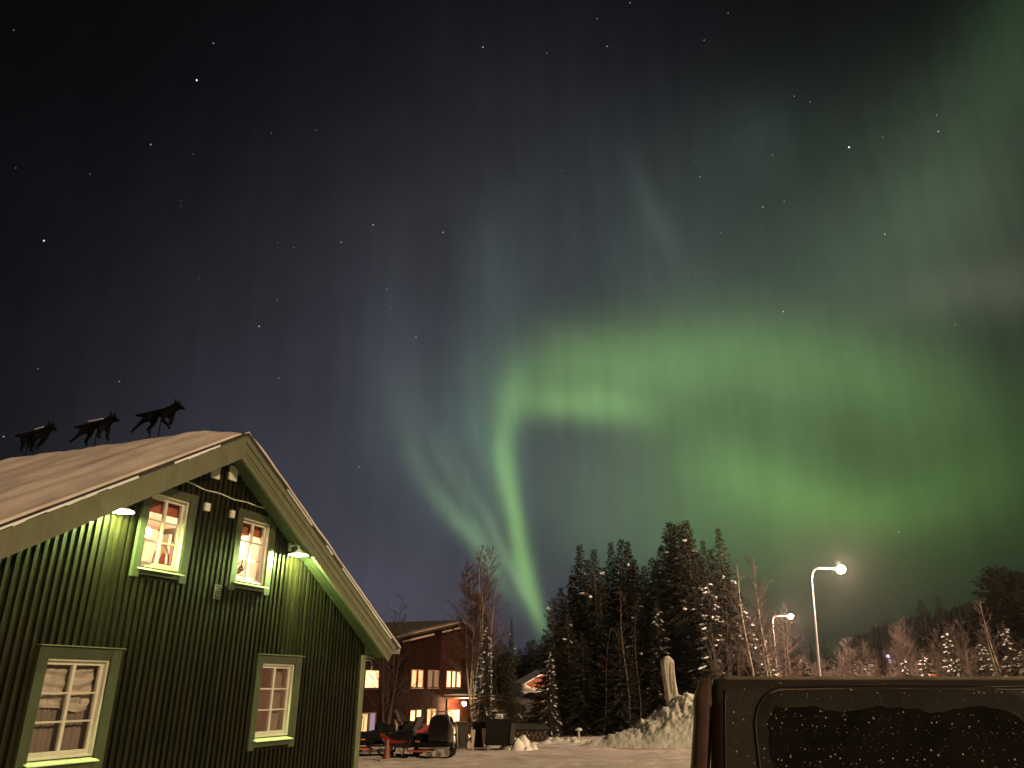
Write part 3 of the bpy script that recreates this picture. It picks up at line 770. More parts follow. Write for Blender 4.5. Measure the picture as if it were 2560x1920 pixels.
def vpt(x, i, grow=0.0):
    y, z = SEC[i]; f = front(x)
    if z > 1.0: z2 = 1.0 + (z-1.0)*max(0, (f*1.95-1.0)/.95) if f*1.95 > 1.0 else 1.0*f*1.95/1.0
    else: z2 = z*(min(1, f*1.95))
    if x < .5:           # the tail leans forward above the waist
        w = 1 - x/.5; x = x + w*.085*max(0, (z-1.0)/.9)**1.2 if z > 1.0 else x
    nx_ = x
    if nx_ > 4.5: y = .95 + (y-.95)*(1-.22*((nx_-4.5)/.5)**2)
    return (nx_, y, z2)
mb = MB(); VX = [0.0, .015, .05, .10, .2, .35, .5, 1, 1.5, 2, 2.6, 3.0, 3.25, 3.5, 3.8, 4.0, 4.15, 4.4, 4.6, 4.8, 4.9, 5.0]
ns = len(SEC); vs = []
for x in VX:
    for i in range(ns):
        p = list(vpt(x, i))
        if x == 0.0: p[1] = .95 + (p[1]-.95)*.972; p[2] = p[2]-.012
        if x == .015: p[1] = .95 + (p[1]-.95)*.99; p[2] = p[2]-.004
        vs.append(tuple(p))
fs = [(a*ns+i, (a+1)*ns+i, (a+1)*ns+i+1, a*ns+i+1) for a in range(len(VX)-1) for i in range(ns-1)]
fs += [tuple(range(ns)), tuple(range(len(vs)-1, len(vs)-1-ns, -1))]
mb.add(vs, fs)
vb = mb.build('body', M['van'], van); smooth_by_angle(vb, 40)
# things lying along the near side: y on the side surface for a height
def side_y(z):
    for (y0, z0), (y1, z1) in zip(SEC[:ns//2], SEC[1:ns//2+1]):
        if z0 <= z <= z1 and z1 > z0: return y0+(y1-y0)*(z-z0)/(z1-z0)
    return 0
def lean(x, z): return x + (max(0, 1-x/.5))*.085*max(0, (z-1.0)/.9)**1.2 if x < .5 and z > 1 else x
def side_panel(name, pts, off, m, th=.004, parent=van):
    mb = MB(); f = [(x, side_y(z)-off, z) for x, z in pts]; b = [(x, side_y(z)-off+th, z) for x, z in pts]; n = len(pts)
    mb.add(f + b, [tuple(range(n)), tuple(range(2*n-1, n-1, -1))] + [((i+1) % n, i, n+i, n+(i+1) % n) for i in range(n)])
    return mb.build(name, m, parent)
def rrect(x0, x1, z0, z1, r, n=10, corners=(1, 1, 1, 1)):
    p = []
    for (cx_, cz_, a0, on) in ((x0+r, z0+r, math.pi, corners[0]), (x1-r, z0+r, 1.5*math.pi, corners[1]), (x1-r, z1-r, 0, corners[2]), (x0+r, z1-r, .5*math.pi, corners[3])):
        for k in range(n+1):
            a = a0 + math.pi/2*k/n; p.append((cx_+r*math.cos(a), cz_+r*math.sin(a)))
    return p
def subdiv(p, L=.06):
    o = []
    for a, b in zip(p, p[1:]+p[:1]):
        n = max(1, int(math.hypot(b[0]-a[0], b[1]-a[1])/L))
        for k in range(n): o.append((a[0]+(b[0]-a[0])*k/n, a[1]+(b[1]-a[1])*k/n))
    return o
def zoned(name, x0, x1, z0, z1, off, m, edge=None, parent=van, r=.14, nzs=16):
    """curved panel following the side, built in rows; edge(x,z) trims the outline"""
    mb = MB(); rows = []
    for k in range(nzs+1):
        z = z0+(z1-z0)*k/nzs; d = 0
        zz = min(z-z0, z1-z)
        if zz < r: d = r-math.sqrt(max(0, r*r-(r-zz)**2))
        rows.append((x0+d, x1-d, z))
    vs = []
    for a, b, z in rows:
        vs += [(a, side_y(z)-off, z), (b, side_y(z)-off, z)]
    for a, b, z in rows:
        vs += [(a, side_y(z)+.002, z), (b, side_y(z)+.002, z)]
    q = 2*(nzs+1)
    fs = [(2*k, 2*k+1, 2*k+3, 2*k+2) for k in range(nzs)] + [(q+2*k, 2*k, 2*k+2, q+2*k+2) for k in range(nzs)] + [(2*k+1, q+2*k+1, q+2*k+3, 2*k+3) for k in range(nzs)]
    fs += [(0, q, q+1, 1), (2*nzs, 2*nzs+1, q+2*nzs+1, q+2*nzs)]
    mb.add(vs, fs); return mb.build(name, m, parent)
def seam(pts, r, m, name, parent=van):
    mb = MB(); mb.tube([(x, side_y(z)-r*.35, z) for x, z in pts], r, 6); return mb.build(name, m, parent, smooth=True)
win = zoned('side_window', .275, 1.56, 1.16, 1.855, .004, M['vanglass'], r=.17, nzs=22)
rngv = random.Random(4)
# the part of the pane that stayed free of frost, with its ragged edge
pts = []
for (a, b) in ((((.31, 1.24), (.31, 1.75))), ((.31, 1.75), (1.51, 1.77)), ((1.51, 1.77), (1.51, 1.24)), ((1.51, 1.24), (.31, 1.24))):
    for k in range(26):
        q = k/26; nzv = mnoise.noise(Vector((a[0]+q*2.3+b[0], a[1]+q*3, 3)))*.022 + rngv.uniform(-.006, .006)
        xx, zz = a[0]+(b[0]-a[0])*q, a[1]+(b[1]-a[1])*q
        if abs(a[0]-b[0]) < .01: xx += nzv
        else: zz += nzv
        pts.append((xx, zz))
NZ = 14
# rows of the clear zone so that it follows the curved side
mb = MB(); rows = []
for k in range(NZ+1):
    z = 1.24 + .52*k/NZ
    c = .0 if k < NZ-2 else .05*(k-NZ+2)/2
    rows.append((.325+c+rngv.uniform(0, .016), 1.50-c-rngv.uniform(0, .016), z))
vs = []; nc = 40
for (a, b, z) in rows:
    for i in range(nc+1):
        x = a+(b-a)*i/nc; zz = z
        if z > 1.74: zz = z + .024*mnoise.noise(Vector((x*5, 1, 2))) + .016*mnoise.noise(Vector((x*17, 2, 2)))
        vs.append((x, side_y(zz)-.0055, zz))
mb.add(vs, [(r_*(nc+1)+i, r_*(nc+1)+i+1, (r_+1)*(nc+1)+i+1, (r_+1)*(nc+1)+i) for r_ in range(NZ) for i in range(nc)])
mb.build('clear_pane', M['clear'], win)
sp = [(.272, 1.10), (.272, 1.3), (.272, 1.5), (.272, 1.66)] + [(.272+.165*(1-math.cos(math.pi/2*k/10)), 1.66+.198*math.sin(math.pi/2*k/10)) for k in range(1, 11)] + [(.7, 1.862), (1.0, 1.863), (1.3, 1.862), (1.56, 1.862)]
seam(sp, .0055, M['black'], 'window_seal')
seam([(x, z-.012) for x, z in sp[3:]], .003, M['vanfrost'], 'seal_frost')
seam([(lean(.075, z), z) for z in (.9, 1.1, 1.3, 1.5, 1.65, 1.78, 1.84)], .006, M['black'], 'panel_seam')
seam([(1.575, z) for z in (.5, .8, 1.1, 1.3, 1.5, 1.65, 1.79)], .007, M['black'], 'panel_seam')
# hinge bulge at the door top, roof edge frost
mb = MB(); mb.ball((1.62, side_y(1.77)-.0, 1.77), .055, 1.0, .5, 1.6, 16, 10); mb.build('door_cover', M['black'], van, smooth=True)
win2 = zoned('door_window', 1.68, 2.75, 1.16, 1.83, .004, M['vanglass'], r=.12)
win3 = zoned('cab_window', 2.95, 3.5, 1.16, 1.6, .004, M['clear'], r=.08)
mb = MB(); fr = []
for k in range(61):
    x = .12 + 2.9*k/60; fr.append((x, .150+.006*mnoise.noise(Vector((x*4, 0, 0))), 1.898))
mb.tube(fr, [.013+.004*mnoise.noise(Vector((k*.7, 3, 1))) for k in range(61)], 6); mb.build('roof_edge_frost', M['vanfrost'], van, smooth=True)
mb = MB(); rngv = random.Random(8)
for k in range(26):
    x = .15+rngv.random()*1.6; mb.ball((x, .16+rngv.random()*.03, 1.905), rngv.uniform(.004, .009), 1.3, 1, .8, 6, 4)
mb.build('frost_crumb', M['snow'], van)['kind'] = 'stuff'
# rounded rear pillars with a dark lamp strip beside them, on both rear corners
M['pillar'] = mat('dusty_red_brown_pillar', (.070, .040, .032), .75, .35, 4, (1, 1, 1.5), spec=.15)
for sgn in (0, 1):
    fl = (lambda y: y) if not sgn else (lambda y: 1.90-y)
    mb = MB(); zz = [.40+1.50*(k/40) for k in range(41)]; n = 20; vs = []
    for z in zz:
        e = 1.0 if z < 1.74 else math.sqrt(max(0.0, 1-((z-1.74)/.162)**2))
        bulge = .012*math.exp(-((z-1.80)/.05)**2)
        cxp = lean(.0, z) - .036 - .075*max(0, 1.9-z)*0.55; cyp = side_y(min(z, 1.80)) + .070 + (.03*(1-e))
        for k in range(n):
            a = 2*math.pi*k/n; ca_, sa_ = math.cos(a), math.sin(a); q = (abs(ca_)**3+abs(sa_)**3)**(-1/3)
            vs.append((cxp + (.048+bulge)*q*ca_*(.35+.65*e), fl(cyp + .066*q*sa_*max(.25, e)), z))
    mb.add(vs, [(i*n+k, i*n+(k+1) % n, (i+1)*n+(k+1) % n, (i+1)*n+k) for i in range(40) for k in range(n)] + [tuple(40*n+k for k in range(n))])
    mb.build('rear_pillar', M['pillar'], van, smooth=True)
    mb = MB(); vs = []; zz = [.92+.86*k/16 for k in range(17)]
    for z in zz:
        for x in (.006, .024, .050, .066): vs.append((lean(x, z), fl(side_y(z) - (.006 if .01 < x < .06 else .0)), z))
    mb.add(vs, [(i*4+k, i*4+k+1, i*4+k+5, i*4+k+4) for i in range(16) for k in range(3)]); mb.build('tail_light', M['taillens'], van, smooth=True)
mb = MB(); mb.box(-.05, .02, .12, 1.78, .35, .62); mb.build('bumper', M['black'], van, bevel=.03)
mb = MB(); rg = [( lean(.0, z)-.008, y, z) for y, z in ((.30, 1.10), (1.60, 1.10), (1.52, 1.74), (.38, 1.74))]; mb.poly(rg[::-1]); mb.build('rear_window', M['clear'], van)
for x in (.95, 4.1):
    for yy, s in ((-.005, 1), (1.905, -1)):
        wl = empty('wheel', (x, yy+s*.11, .33)); wl.parent = van
        mb = MB(); mb.lathe([(.20, -.105), (.30, -.105), (.335, -.07), (.335, .07), (.30, .105), (.20, .105)], 28); mb.xform(Matrix.Rotation(math.pi/2, 4, 'X')); mb.build('tyre', M['black'], wl, smooth=True)
        mb = MB(); mb.lathe([(.0, -.07), (.06, -.08), (.19, -.06), (.205, -.09)], 20); mb.lathe([(.205, .09), (.19, .06), (.06, .08), (.0, .07)], 20); mb.xform(Matrix.Rotation(math.pi/2, 4, 'X')); mb.build('rim', M['van'], wl, smooth=True)
mb = MB(); mb.poly([(3.36, .20, 1.84), (4.10, .12, 1.20), (4.10, 1.78, 1.20), (3.36, 1.70, 1.84)]); mb.build('windscreen', M['clear'], van)

# ------------------------------------------------------------------ the brown building behind
BD = 25.4
BO = HN*BD + HU*47.0
bld = tag(empty('brown_building', BO, HROT), 'brown two-storey wooden building with glowing windows and a low gabled roof behind the snowmobiles', 'building')
RB = [(-11.0, 3.55), (4.54, 6.14), (8.3, 5.22)]
def btop(x):
    for (a, za), (b, zb) in zip(RB, RB[1:]):
        if a <= x <= b: return za+(zb-za)*(x-a)/(b-a)
    return RB[0][1]
BW = [(-6.9, -5.41, 1.83, 2.73), (-1.52, -.07, 1.85, 2.83), (.69, 2.1, 1.86, 2.84), (3.38, 5.53, 1.87, 2.86), (-6.97, -5.55, -.45, .45), (-1.46, -.09, -.57, .48), (.74, 1.93, -.53, .49)]
M['bwall'] = mat('dark_red_brown_boards', (0.019, 0.0050, 0.0034), 0.75, 0.5, 2.2, (5, 5, .4), .3, 8, spec=.08)
M['bwall2'] = mat('brown_lap_siding', (0.034, 0.0095, 0.0060), 0.7, 0.35, 2.2, (.4, 5, 5), .3, 8, spec=.08)
mb = MB()
mb.prism_y([(-10.6, -1.6), (2.42, -1.6), (2.42, btop(2.42)-.12), (-10.6, btop(-10.6)-.12)], 0, 10)
x = -10.5
while x < 2.3:
    mb.box(x, x+.05, -.03, .001, -1.5, btop(x)-.14); x += .16
mb.build('board_wall', M['bwall'], bld)
mb = MB()
mb.prism_y([(2.425, -1.6), (7.9, -1.6), (7.9, btop(7.9)-.12), (4.54, btop(4.54)-.12), (2.425, btop(2.425)-.12)], .0, 10)
z = -1.4
while z < 5.9:
    x0, x1 = 2.43, 7.9
    if z+.16 > btop(7.9)-.16: x1 = 8.3-(z+.16-5.22+.16)/((6.14-5.22)/(8.3-4.54)) if z+.16 > btop(7.9)-.16 else 7.9
    if z+.16 > btop(2.43)-.16: x0 = max(2.43, -11+(z+.16+.16-3.55)/((6.14-3.55)/15.54))
    if x1 > x0+.1:
        mb.add([(x0,-.004,z+.15),(x1,-.004,z+.15),(x1,-.035,z),(x0,-.035,z),(x0,.001,z),(x1,.001,z)], [(0,3,2,1),(3,5,4,2) if False else (2,3,4,5)])
    z += .17
mb.build('lap_wall', M['bwall2'], bld)
mb = MB()
mb.prism_y([(-11.2, 3.38), (4.54, 6.02), (8.5, 5.06), (8.5, 5.17), (4.54, 6.16), (-11.2, 3.52)], -.55, 10.5)
broof = mb.build('roof', M['roofing'], bld)
M['edge'] = mat('pale_roof_edge', (.36, .25, .19), .7, .2, 4)
mb = MB(); mb.prism_y([(-11.2, 3.53), (4.54, 6.165), (4.54, 6.235), (-11.2, 3.60)], -.62, -.2); mb.prism_y([(4.54, 6.165), (8.5, 5.175), (8.5, 5.245), (4.54, 6.235)], -.62, -.2)
mb.build('edge_snow', M['edge'], broof)
mb = MB()
for a, b in ((-3.8, .3), (1.5, 2.9), (3.2, 4.4)):
    mb.add([(a, -.57, btop(a)-.38), (b, -.57, btop(b)-.38), (b, -.57, btop(b)-.26), (a, -.57, btop(a)-.26), (a, -.53, btop(a)-.38), (b, -.53, btop(b)-.38), (b, -.53, btop(b)-.26), (a, -.53, btop(a)-.26)], [(0,1,2,3),(7,6,5,4),(0,4,5,1),(1,5,6,2),(2,6,7,3),(3,7,4,0)])
mb.build('verge_ice', M['edge'], broof)
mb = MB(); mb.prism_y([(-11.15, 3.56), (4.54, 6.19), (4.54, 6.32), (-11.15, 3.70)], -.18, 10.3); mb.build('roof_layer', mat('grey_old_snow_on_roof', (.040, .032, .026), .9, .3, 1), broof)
LIT = emit('lit_window_glow', (1.0, .48, .20), 1.8); LIT2 = emit('bright_window_glow', (1.0, .50, .22), 3.6); COOL = emit('bluish_window_glow', (.72, .50, .62), .50); DULL = emit('dull_window_glow', (.80, .42, .22), .42)
M['bframe'] = mat('pinkish_window_trim', (.34, .20, .14), .6, .1, 5)
for k, (x0, x1, z0, z1) in enumerate(BW):
    w = empty('window'); w.parent = bld
    mb = MB(); t = .07
    mb.box(x0-t, x0, -.06, -.002, z0-t, z1+t); mb.box(x1, x1+t, -.06, -.002, z0-t, z1+t); mb.box(x0, x1, -.058, -.002, z1, z1+t); mb.box(x0-t-.04, x1+t+.04, -.10, -.003, z0-t-.03, z0-t+.02)
    mb.build('window_frame', M['bframe'] if k in (1, 2, 3) else M['brownwood'], w)
    n = {0: 1, 1: 2, 2: 2, 3: 3, 4: 2, 5: 2, 6: 2}[k]
    for i in range(n):
        a = x0+(x1-x0)*i/n; b = x0+(x1-x0)*(i+1)/n; g = .0 if n == 1 else .14
        em = (LIT2, LIT, DULL, LIT2, LIT if i == 0 else COOL, LIT2, LIT)[k]
        mb = MB(); aa, bb = a+(g if i else .02), b-(g if i < n-1 else .02)
        mb.box(aa, bb, -.035, -.003, z0+.0, z1); mb.build('window_pane', em, w)
    for i in range(1, n):
        xm = x0+(x1-x0)*i/n; mb = MB(); mb.box(xm-.139, xm+.139, -.05, -.004, z0, z1); mb.build('curtain', M['brownwood'], w)
dr = empty('door'); dr.parent = bld
mb = MB(); mb.box(3.45, 3.62, -.10, -.002, -1.2, 1.1); mb.box(5.50, 5.68, -.10, -.002, -1.2, 1.1); mb.box(3.62, 5.50, -.10, -.002, .98, 1.1); mb.box(3.62, 5.5, -.095, -.002, .40, .47); mb.build('door_frame', M['bwall2'], dr)
mb = MB()
for a, b in ((3.64, 4.2), (4.26, 4.82), (4.88, 5.48)):
    mb.box(a, b, -.05, -.003, -1.1, .40)
mb.build('door_glass', LIT2, dr)
mb = MB()
for k in range(9): mb.box(3.3+k*.26, 3.33+k*.26, -2.33, -2.30, -1.2, -.02)
mb.box(3.2, 5.6, -2.34, -2.29, -.02, .04); mb.build('railing', M['black'], bld)
mb = MB(); mb.prism_y([(2.9, 1.20), (9.4, .95), (9.4, 1.07), (2.9, 1.32)], -2.4, -.002); cano = mb.build('canopy', M['brownwood'], bld)
mb = MB(); mb.prism_y([(2.95, 1.325), (9.35, 1.075), (9.35, 1.16), (7, 1.30), (4.5, 1.42), (2.95, 1.37)], -2.37, -.06); mb.build('canopy_snow', M['snow'], cano)
for xx in (5.95, 9.25):
    mb = MB(); mb.box(xx, xx+.14, -2.33, -2.19, -1.4, 1.08); mb.build('post', M['bwall2'], bld)
lamp_bulb(bld, (4.44, -.9, .80), .13, (1.0, .55, .25), 1500, 'entrance_lamp')

# orange cabin on the slope
CP = at(1318, 1725, 76.0)
cab = tag(empty('wooden_cabin', (CP.x, CP.y, CP.z), R(12)), 'small orange-lit wooden cabin with snowy roof on the slope behind the spruces', 'cabin')
mb = MB(); mb.prism_y([(0, -.8), (4.4, -.8), (4.4, .50), (2.2, 1.62), (0, .50)], 0, 5)
x = .05
while x < 4.35: mb.box(x, x+.07, -.025, .001, -.7, .50+1.12*min(x, 4.4-x-.07)/2.2); x += .17
M['cab'] = mat('orange_stained_boards', (.24, .075, .030), .7, .2, 3, (5, 5, .4)); mb.build('wall', M['cab'], cab)
mb = MB(); mb.prism_y([(-.35, .34), (2.2, 1.64), (4.75, .34), (4.75, .46), (2.2, 1.76), (-.35, .46)], -.5, 5.3); cr = mb.build('roof', M['cab'], cab)
mb = MB(); mb.prism_y([(-.36, .465), (2.2, 1.77), (4.76, .465), (4.7, .59), (2.2, 1.89), (-.30, .59)], -.46, 5.2); mb.build('roof_snow_layer', M['snow'], cr)
mb = MB(); mb.box(-.05, 4.45, -.04, -.026, .44, .54); mb.build('gable_board', M['cab'], cab)
lamp_bulb(cab, (2.9, -2.8, .75), .12, (1.0, .60, .38), 1100, 'porch_lamp')
mb = MB(); mb.box(2.84, 2.96, -2.86, -2.74, -1.2, .62); mb.build('lamp_post', M['brownwood'], cab)

# snowy slope behind the yard with rocks
def heightfield(name, m, x0, x1, y0, y1, nx, ny, fn, smooth=True):
    mb = MB(); vs = [];
    for j in range(ny+1):
        for i in range(nx+1):
            x = x0+(x1-x0)*i/nx; y = y0+(y1-y0)*j/ny; vs.append((x, y, fn(x, y)))
    mb.add(vs, [(j*(nx+1)+i, j*(nx+1)+i+1, (j+1)*(nx+1)+i+1, (j+1)*(nx+1)+i) for j in range(ny) for i in range(nx)])
    return mb.build(name, m, smooth=smooth)
def sst(a, b, x):
    t = max(0, min(1, (x-a)/(b-a))); return t*t*(3-2*t)
def slope_h(x, y):
    b = -1.7 + 3.35*sst(56, 75, y)*sst(-6, 1.5, x)*(1-.75*sst(5, 12, x))
    v = mnoise.voronoi(Vector((x*.9, y*.6, 3)))[0]
    return b + .5*mnoise.noise(Vector((x*.6, y*.4, 1))) + .30*(v[1]-v[0]) + .12*mnoise.noise(Vector((x*2.2, y*1.6, 5)))
tag(heightfield('snow_slope', M['pile'], -9, 14, 54, 84, 110, 110, slope_h), kind='structure')
M['rock'] = mat('dark_rock', (.055, .045, .04), .9, .4, 3, bump=.5, bscale=5)
rng = random.Random(14)
rk = [(1262, 1738, 70, .8), (1290, 1760, 66, .7), (1330, 1745, 69, .65), (1272, 1790, 61, .75), (1350, 1765, 66, .5), (1310, 1782, 63, .8)]
for i, (px, py, d, r) in enumerate(rk):
    p = at(px, py, d); mb = MB(); mb.ball((0, 0, 0), r, 1.4, 1, .6, 9, 6, jit=.35, rng=rng)
    o = mb.build('boulder', M['rock']); o.location = (p.x, p.y, slope_h(p.x, p.y)+.1); o.rotation_euler = (0, 0, rng.random()*6)
    tag(o, 'dark bare boulder sticking out of the snowy slope below the orange cabin', 'boulder', 'boulders on the snowy slope')

# ------------------------------------------------------------------ ploughed snow pile and the carved pillar
def pile_h(x, y):
    base = gz(x, y)
    # main ridge rises to the right
    t_ = max(0, min(1, (x-3.0)/5.4)); cx_ = 2.15*t_**1.75 + .22*sst(2.8, 4.0, x) + .25*sst(8.4, 11, x)
    cx_ *= 1 - .25*sst(14, 20, x)
    w = 1.0 + 1.7*sst(3, 9, x)
    yc = 39.4
    q = (y-yc)/w
    h = cx_*max(0, 1-abs(q)**1.35) if abs(q) < 1 else 0
    if h > 0:
        wx = x + .7*mnoise.noise(Vector((x*.6, y*.6, h))); wy = y + .7*mnoise.noise(Vector((x*.6, y*.6, 9+h)))
        a_ = wx*.80 + h*.65; b_ = wx*.45 - h*1.0 + wy*.5
        rg = mnoise.ridged_multi_fractal(Vector((a_*.95, b_*.55, wy*.4)), 1.0, 2.1, 4, 1.0, 2.0)
        v = mnoise.voronoi(Vector((a_*1.9, b_*1.9, wy)))[0]; v2 = mnoise.voronoi(Vector((x*4.6, y*4.6, 1+h*4)))[0]
        k = min(1, .15+h*.8)
        h += k*(.13*(rg-.9) + .22*min(.5, v[1]-v[0]) + .13*(v2[1]-v2[0]) - .04) + .12*k*mnoise.noise(Vector((x*.9, y*.9, 7)))
    return base - .10 + h + .08*min(1, h*4)
pile = heightfield('snow_pile', M['pile'], 2.2, 19, 36.2, 43.4, 330, 140, pile_h, smooth=True)
tag(pile, 'large heap of chunky ploughed snow partly behind the dark van', 'snow pile')
# low ploughed bank along the trees
def bank_h(x, y):
    t = (x+3)/8.0; yc = 42.2 - .9*t + .4*mnoise.noise(Vector((x*.4, 0, 0)))
    q = (y-yc)/1.1; h = .34*max(0, 1-q*q)*(sst(-1.9, -.2, x)) if abs(q) < 1 else 0
    v = mnoise.voronoi(Vector((x*2.2, y*2.2, 2)))[0]
    if h > 0: h += min(1, h*4)*(.22*(v[1]-v[0]) - .05)
    return gz(x, y) - .08 + h
tag(heightfield('snow_bank', M['pile'], -2.2, 6.2, 39.4, 44.6, 170, 90, bank_h), 'low rough bank of ploughed snow along the edge of the trees', 'snow bank')
def mound(name, label, c, rx, ry, h, seed):
    def f(x, y):
        q = math.hypot((x-c[0])/rx, (y-c[1])/ry); v = mnoise.voronoi(Vector((x*2.2, y*2.2, seed)))[0]
        hh = h*max(0, 1-q*q)
        return gz(x, y)-.12+hh + (min(1, hh*4)*(.42*(v[1]-v[0]) - .08))
    return tag(heightfield(name, M['pile'], c[0]-rx*1.1, c[0]+rx*1.1, c[1]-ry*1.1, c[1]+ry*1.1, 60, 50, f), label, 'snow heap')
mound('snow_heap', 'small pale heap of snow leaning on the right end of the dark waste container', (at(1296, 1873, 35.8).x, 36.4), .95, 1.0, .60, 3)
# carved pillar
M['carved'] = mat('pale_frosted_stone', (0.52, 0.48, 0.40), .75, .12, 3, (2, 2, .6), .25, 12)
PB = at(1690, 1760, 40.6)
pil = empty('carved_pillar', (PB.x-.28, PB.y, PB.z-.95), R(10)); tag(pil, 'tall pale carved pillar with wavy grooves standing on the snow pile', 'sculpture'); pil.scale = (.72, .72, .80)
mb = MB(); NZ_, NA = 40, 48; vs = []
for k in range(NZ_+1):
    q = k/NZ_; z = 3.72*q
    for a in range(NA):
        th = 2*math.pi*a/NA; c_, s_ = math.cos(th), math.sin(th)
        e = 5.0; rr = 1/((abs(c_)**e+abs(s_)**e)**(1/e))
        hw_ = .40 + .02*math.sin(q*7)
        x, y = rr*c_*hw_, rr*s_*.34
        if s_ < 0:           # grooves in the front face: two ribs that cross at mid height
            u = x/hw_
            g1 = .04 + .30*math.sin(q*5.2+.4)*.6; 
            g = math.exp(-((u-(-.02+.26*math.sin(q*4.6+2.6)))/.11)**2)*.20 + math.exp(-((u-(.30-.30*math.sin(q*4.2+.5)))/.10)**2)*.17 + math.exp(-((u+.62+.05*math.sin(q*6))/.07)**2)*.10
            y += g*(1 if .04 < q < .95 else 0)*min(1, abs(s_)*1.5)
        tp = 1.0 if q < .97 else 1-.22*((q-.97)/.03)
        lean_ = -.24*q + .04*math.sin(q*6)
        vs.append((x*tp+lean_+.24, y*tp, z + (.12*(1-abs(x)/.4) if q == 1 else 0)))
mb.add(vs, [(k*NA+a, k*NA+(a+1) % NA, (k+1)*NA+(a+1) % NA, (k+1)*NA+a) for k in range(NZ_) for a in range(NA)] + [tuple(NZ_*NA+a for a in range(NA))])
mb.build('shaft', M['carved'], pil, smooth=True)
mb = MB(); mb.ball((-.01, 0, 3.70), .24, 1.25, 1.2, .85, 14, 8); mb.build('snow_cap', M['snow'], pil, smooth=True)

# ------------------------------------------------------------------ street lamps along the road
M['pole'] = mat('galvanised_pole', (.36, .34, .35), .5, .1, 5, metal=.3)
SODIUM = (1.0, .66, .46)
def street_lamp(label, px_head, py_head, px_pole, px_base, dist, lit, power):
    h = at(px_head, py_head, dist); b0 = at(px_base, 1690, dist); t0 = at(px_pole, py_head, dist)
    g = gz(b0.x, b0.y)
    # carry the slight lean of the pole down to the ground
    k = (t0.z-g)/(t0.z-b0.z); bx, by = t0.x+(b0.x-t0.x)*k, t0.y+(b0.y-t0.y)*k
    root = tag(empty('street_lamp', (bx, by, g-.1)), label, 'street lamp', 'street lamps along the road')
    o = Vector((bx, by, g-.1)); top = t0-o; base = Vector((0, 0, 0)); head = h-o; ax = (head-top); L = ax.length; ax.normalize()
    mb = MB(); body = [base, base+(top-base)*.30]
    mb.tube(body, [.105, .10], 10); mb.tube([base+(top-base)*.30, base+(top-base)*.55], [.082, .078], 10); mb.tube([base+(top-base)*.55, base+(top-base)*.90], [.072, .062], 10)
    mb.tube([base+(top-base)*.295, base+(top-base)*.305], [.115, .115], 10)
    mb.build('pole', M['pole'], root, smooth=False)
    mb = MB(); arc = []; p0 = base+(top-base)*.90; bend = top+ax*.42
    for i in range(9):
        q = i/8; arc.append(p0*(1-q)**2 + (top+Vector((0, 0, .03)))*2*q*(1-q) + bend*q*q)
    arc.append(head - ax*.28); mb.tube(arc, [.058]*9+[.045], 8); mb.build('arm', M['pole'], root, smooth=True)
    mb = MB(); mb.tube([head-ax*.34+Vector((0,0,.02)), head-ax*.2+Vector((0,0,.03)), head+ax*.2+Vector((0,0,.05)), head+ax*.3+Vector((0,0,.03))], [.05, .09, .09, .03], 10)
    mb.build('lamp_head', M['pole'], root, smooth=True)
    if lit:
        mb = MB(); mb.ball((head.x, head.y, head.z-.05), .215, 1, 1, .95, 18, 12); mb.build('lamp_lens', emit('street_lamp_glow_%d' % power, SODIUM, power), root, smooth=True)
    mb = MB(); mb.tube([arc[6]+Vector((0, 0, .06)), arc[8]+Vector((0, 0, .05)), head-ax*.75+Vector((0, 0, .045))], [.02, .028, .015], 6); mb.build('arm_snow', M['snow'], root, smooth=True)
    return root
street_lamp('tallest and nearest street lamp, glowing on a curved grey pole above the van', 2102, 1421, 2026, 2049, 48.0, True, 4200)
street_lamp('lit street lamp second from the right, shorter in view than the big one', 1976, 1540, 1930, 1943, 80.0, True, 3600)
street_lamp('unlit street lamp whose arm passes behind the second lit pole', 1938, 1590, 1904, 1914, 112.0, False, 0)
street_lamp('small distant lit street lamp shining through the snowy birch branches', 1889, 1617, 1868, 1880, 150.0, True, 1600)

# ------------------------------------------------------------------ road signs showing over the van roof
M['orange'] = mat('orange_sign_face', (.75, .22, .05), .5, .15, 3); M['red'] = mat('red_plastic', (.32, .015, .018), .35, .15, 5, coat=.3); M['yellow'] = mat('yellow_sign_face', (.75, .50, .10), .5, .1, 3)
def disc_sign(label, px, py, dist, r, rim, face, cat='road sign'):
    p = at(px, py, dist); g = gz(p.x, p.y); root = tag(empty('road_sign', (p.x, p.y, g)), label, cat); h = p.z-g
    mb = MB(); mb.tube([(0, .03, 0), (0, .03, h)], .03, 8); mb.build('post', M['pole'], root)
    mb = MB(); mb.lathe([(0, .012), (r, .012), (r, -.012), (0, -.012)], 28); mb.xform(Matrix.Translation((0, 0, h)) @ Matrix.Rotation(math.pi/2, 4, 'X')); mb.build('sign_plate', rim, root)
    mb = MB(); mb.lathe([(0, .018), (r*.74, .018), (r*.74, .013)], 28); mb.xform(Matrix.Translation((0, 0, h)) @ Matrix.Rotation(math.pi/2, 4, 'X')); mb.build('sign_face', face, root)
    return root
disc_sign('round red-rimmed sign with yellow face at the foot of the second lamp', 1947, 1695, 72, .36, M['orange'], M['yellow'])
disc_sign('round orange sign just above the van roof below the frosted trees', 2333, 1697, 38, .19, M['orange'], M['orange'])
def pole_thing(name, label, cat, px, py, dist, r, m):
    p = at(px, py, dist); g = gz(p.x, p.y); mb = MB(); mb.tube([(0, 0, 0), (0, 0, p.z-g)], r, 8); o = mb.build(name, m); o.location = (p.x, p.y, g); return tag(o, label, cat)
pole_thing('marker_post', 'short pale marker post just above the van roof', 'post', 2206, 1689, 30, .035, M['carved'])
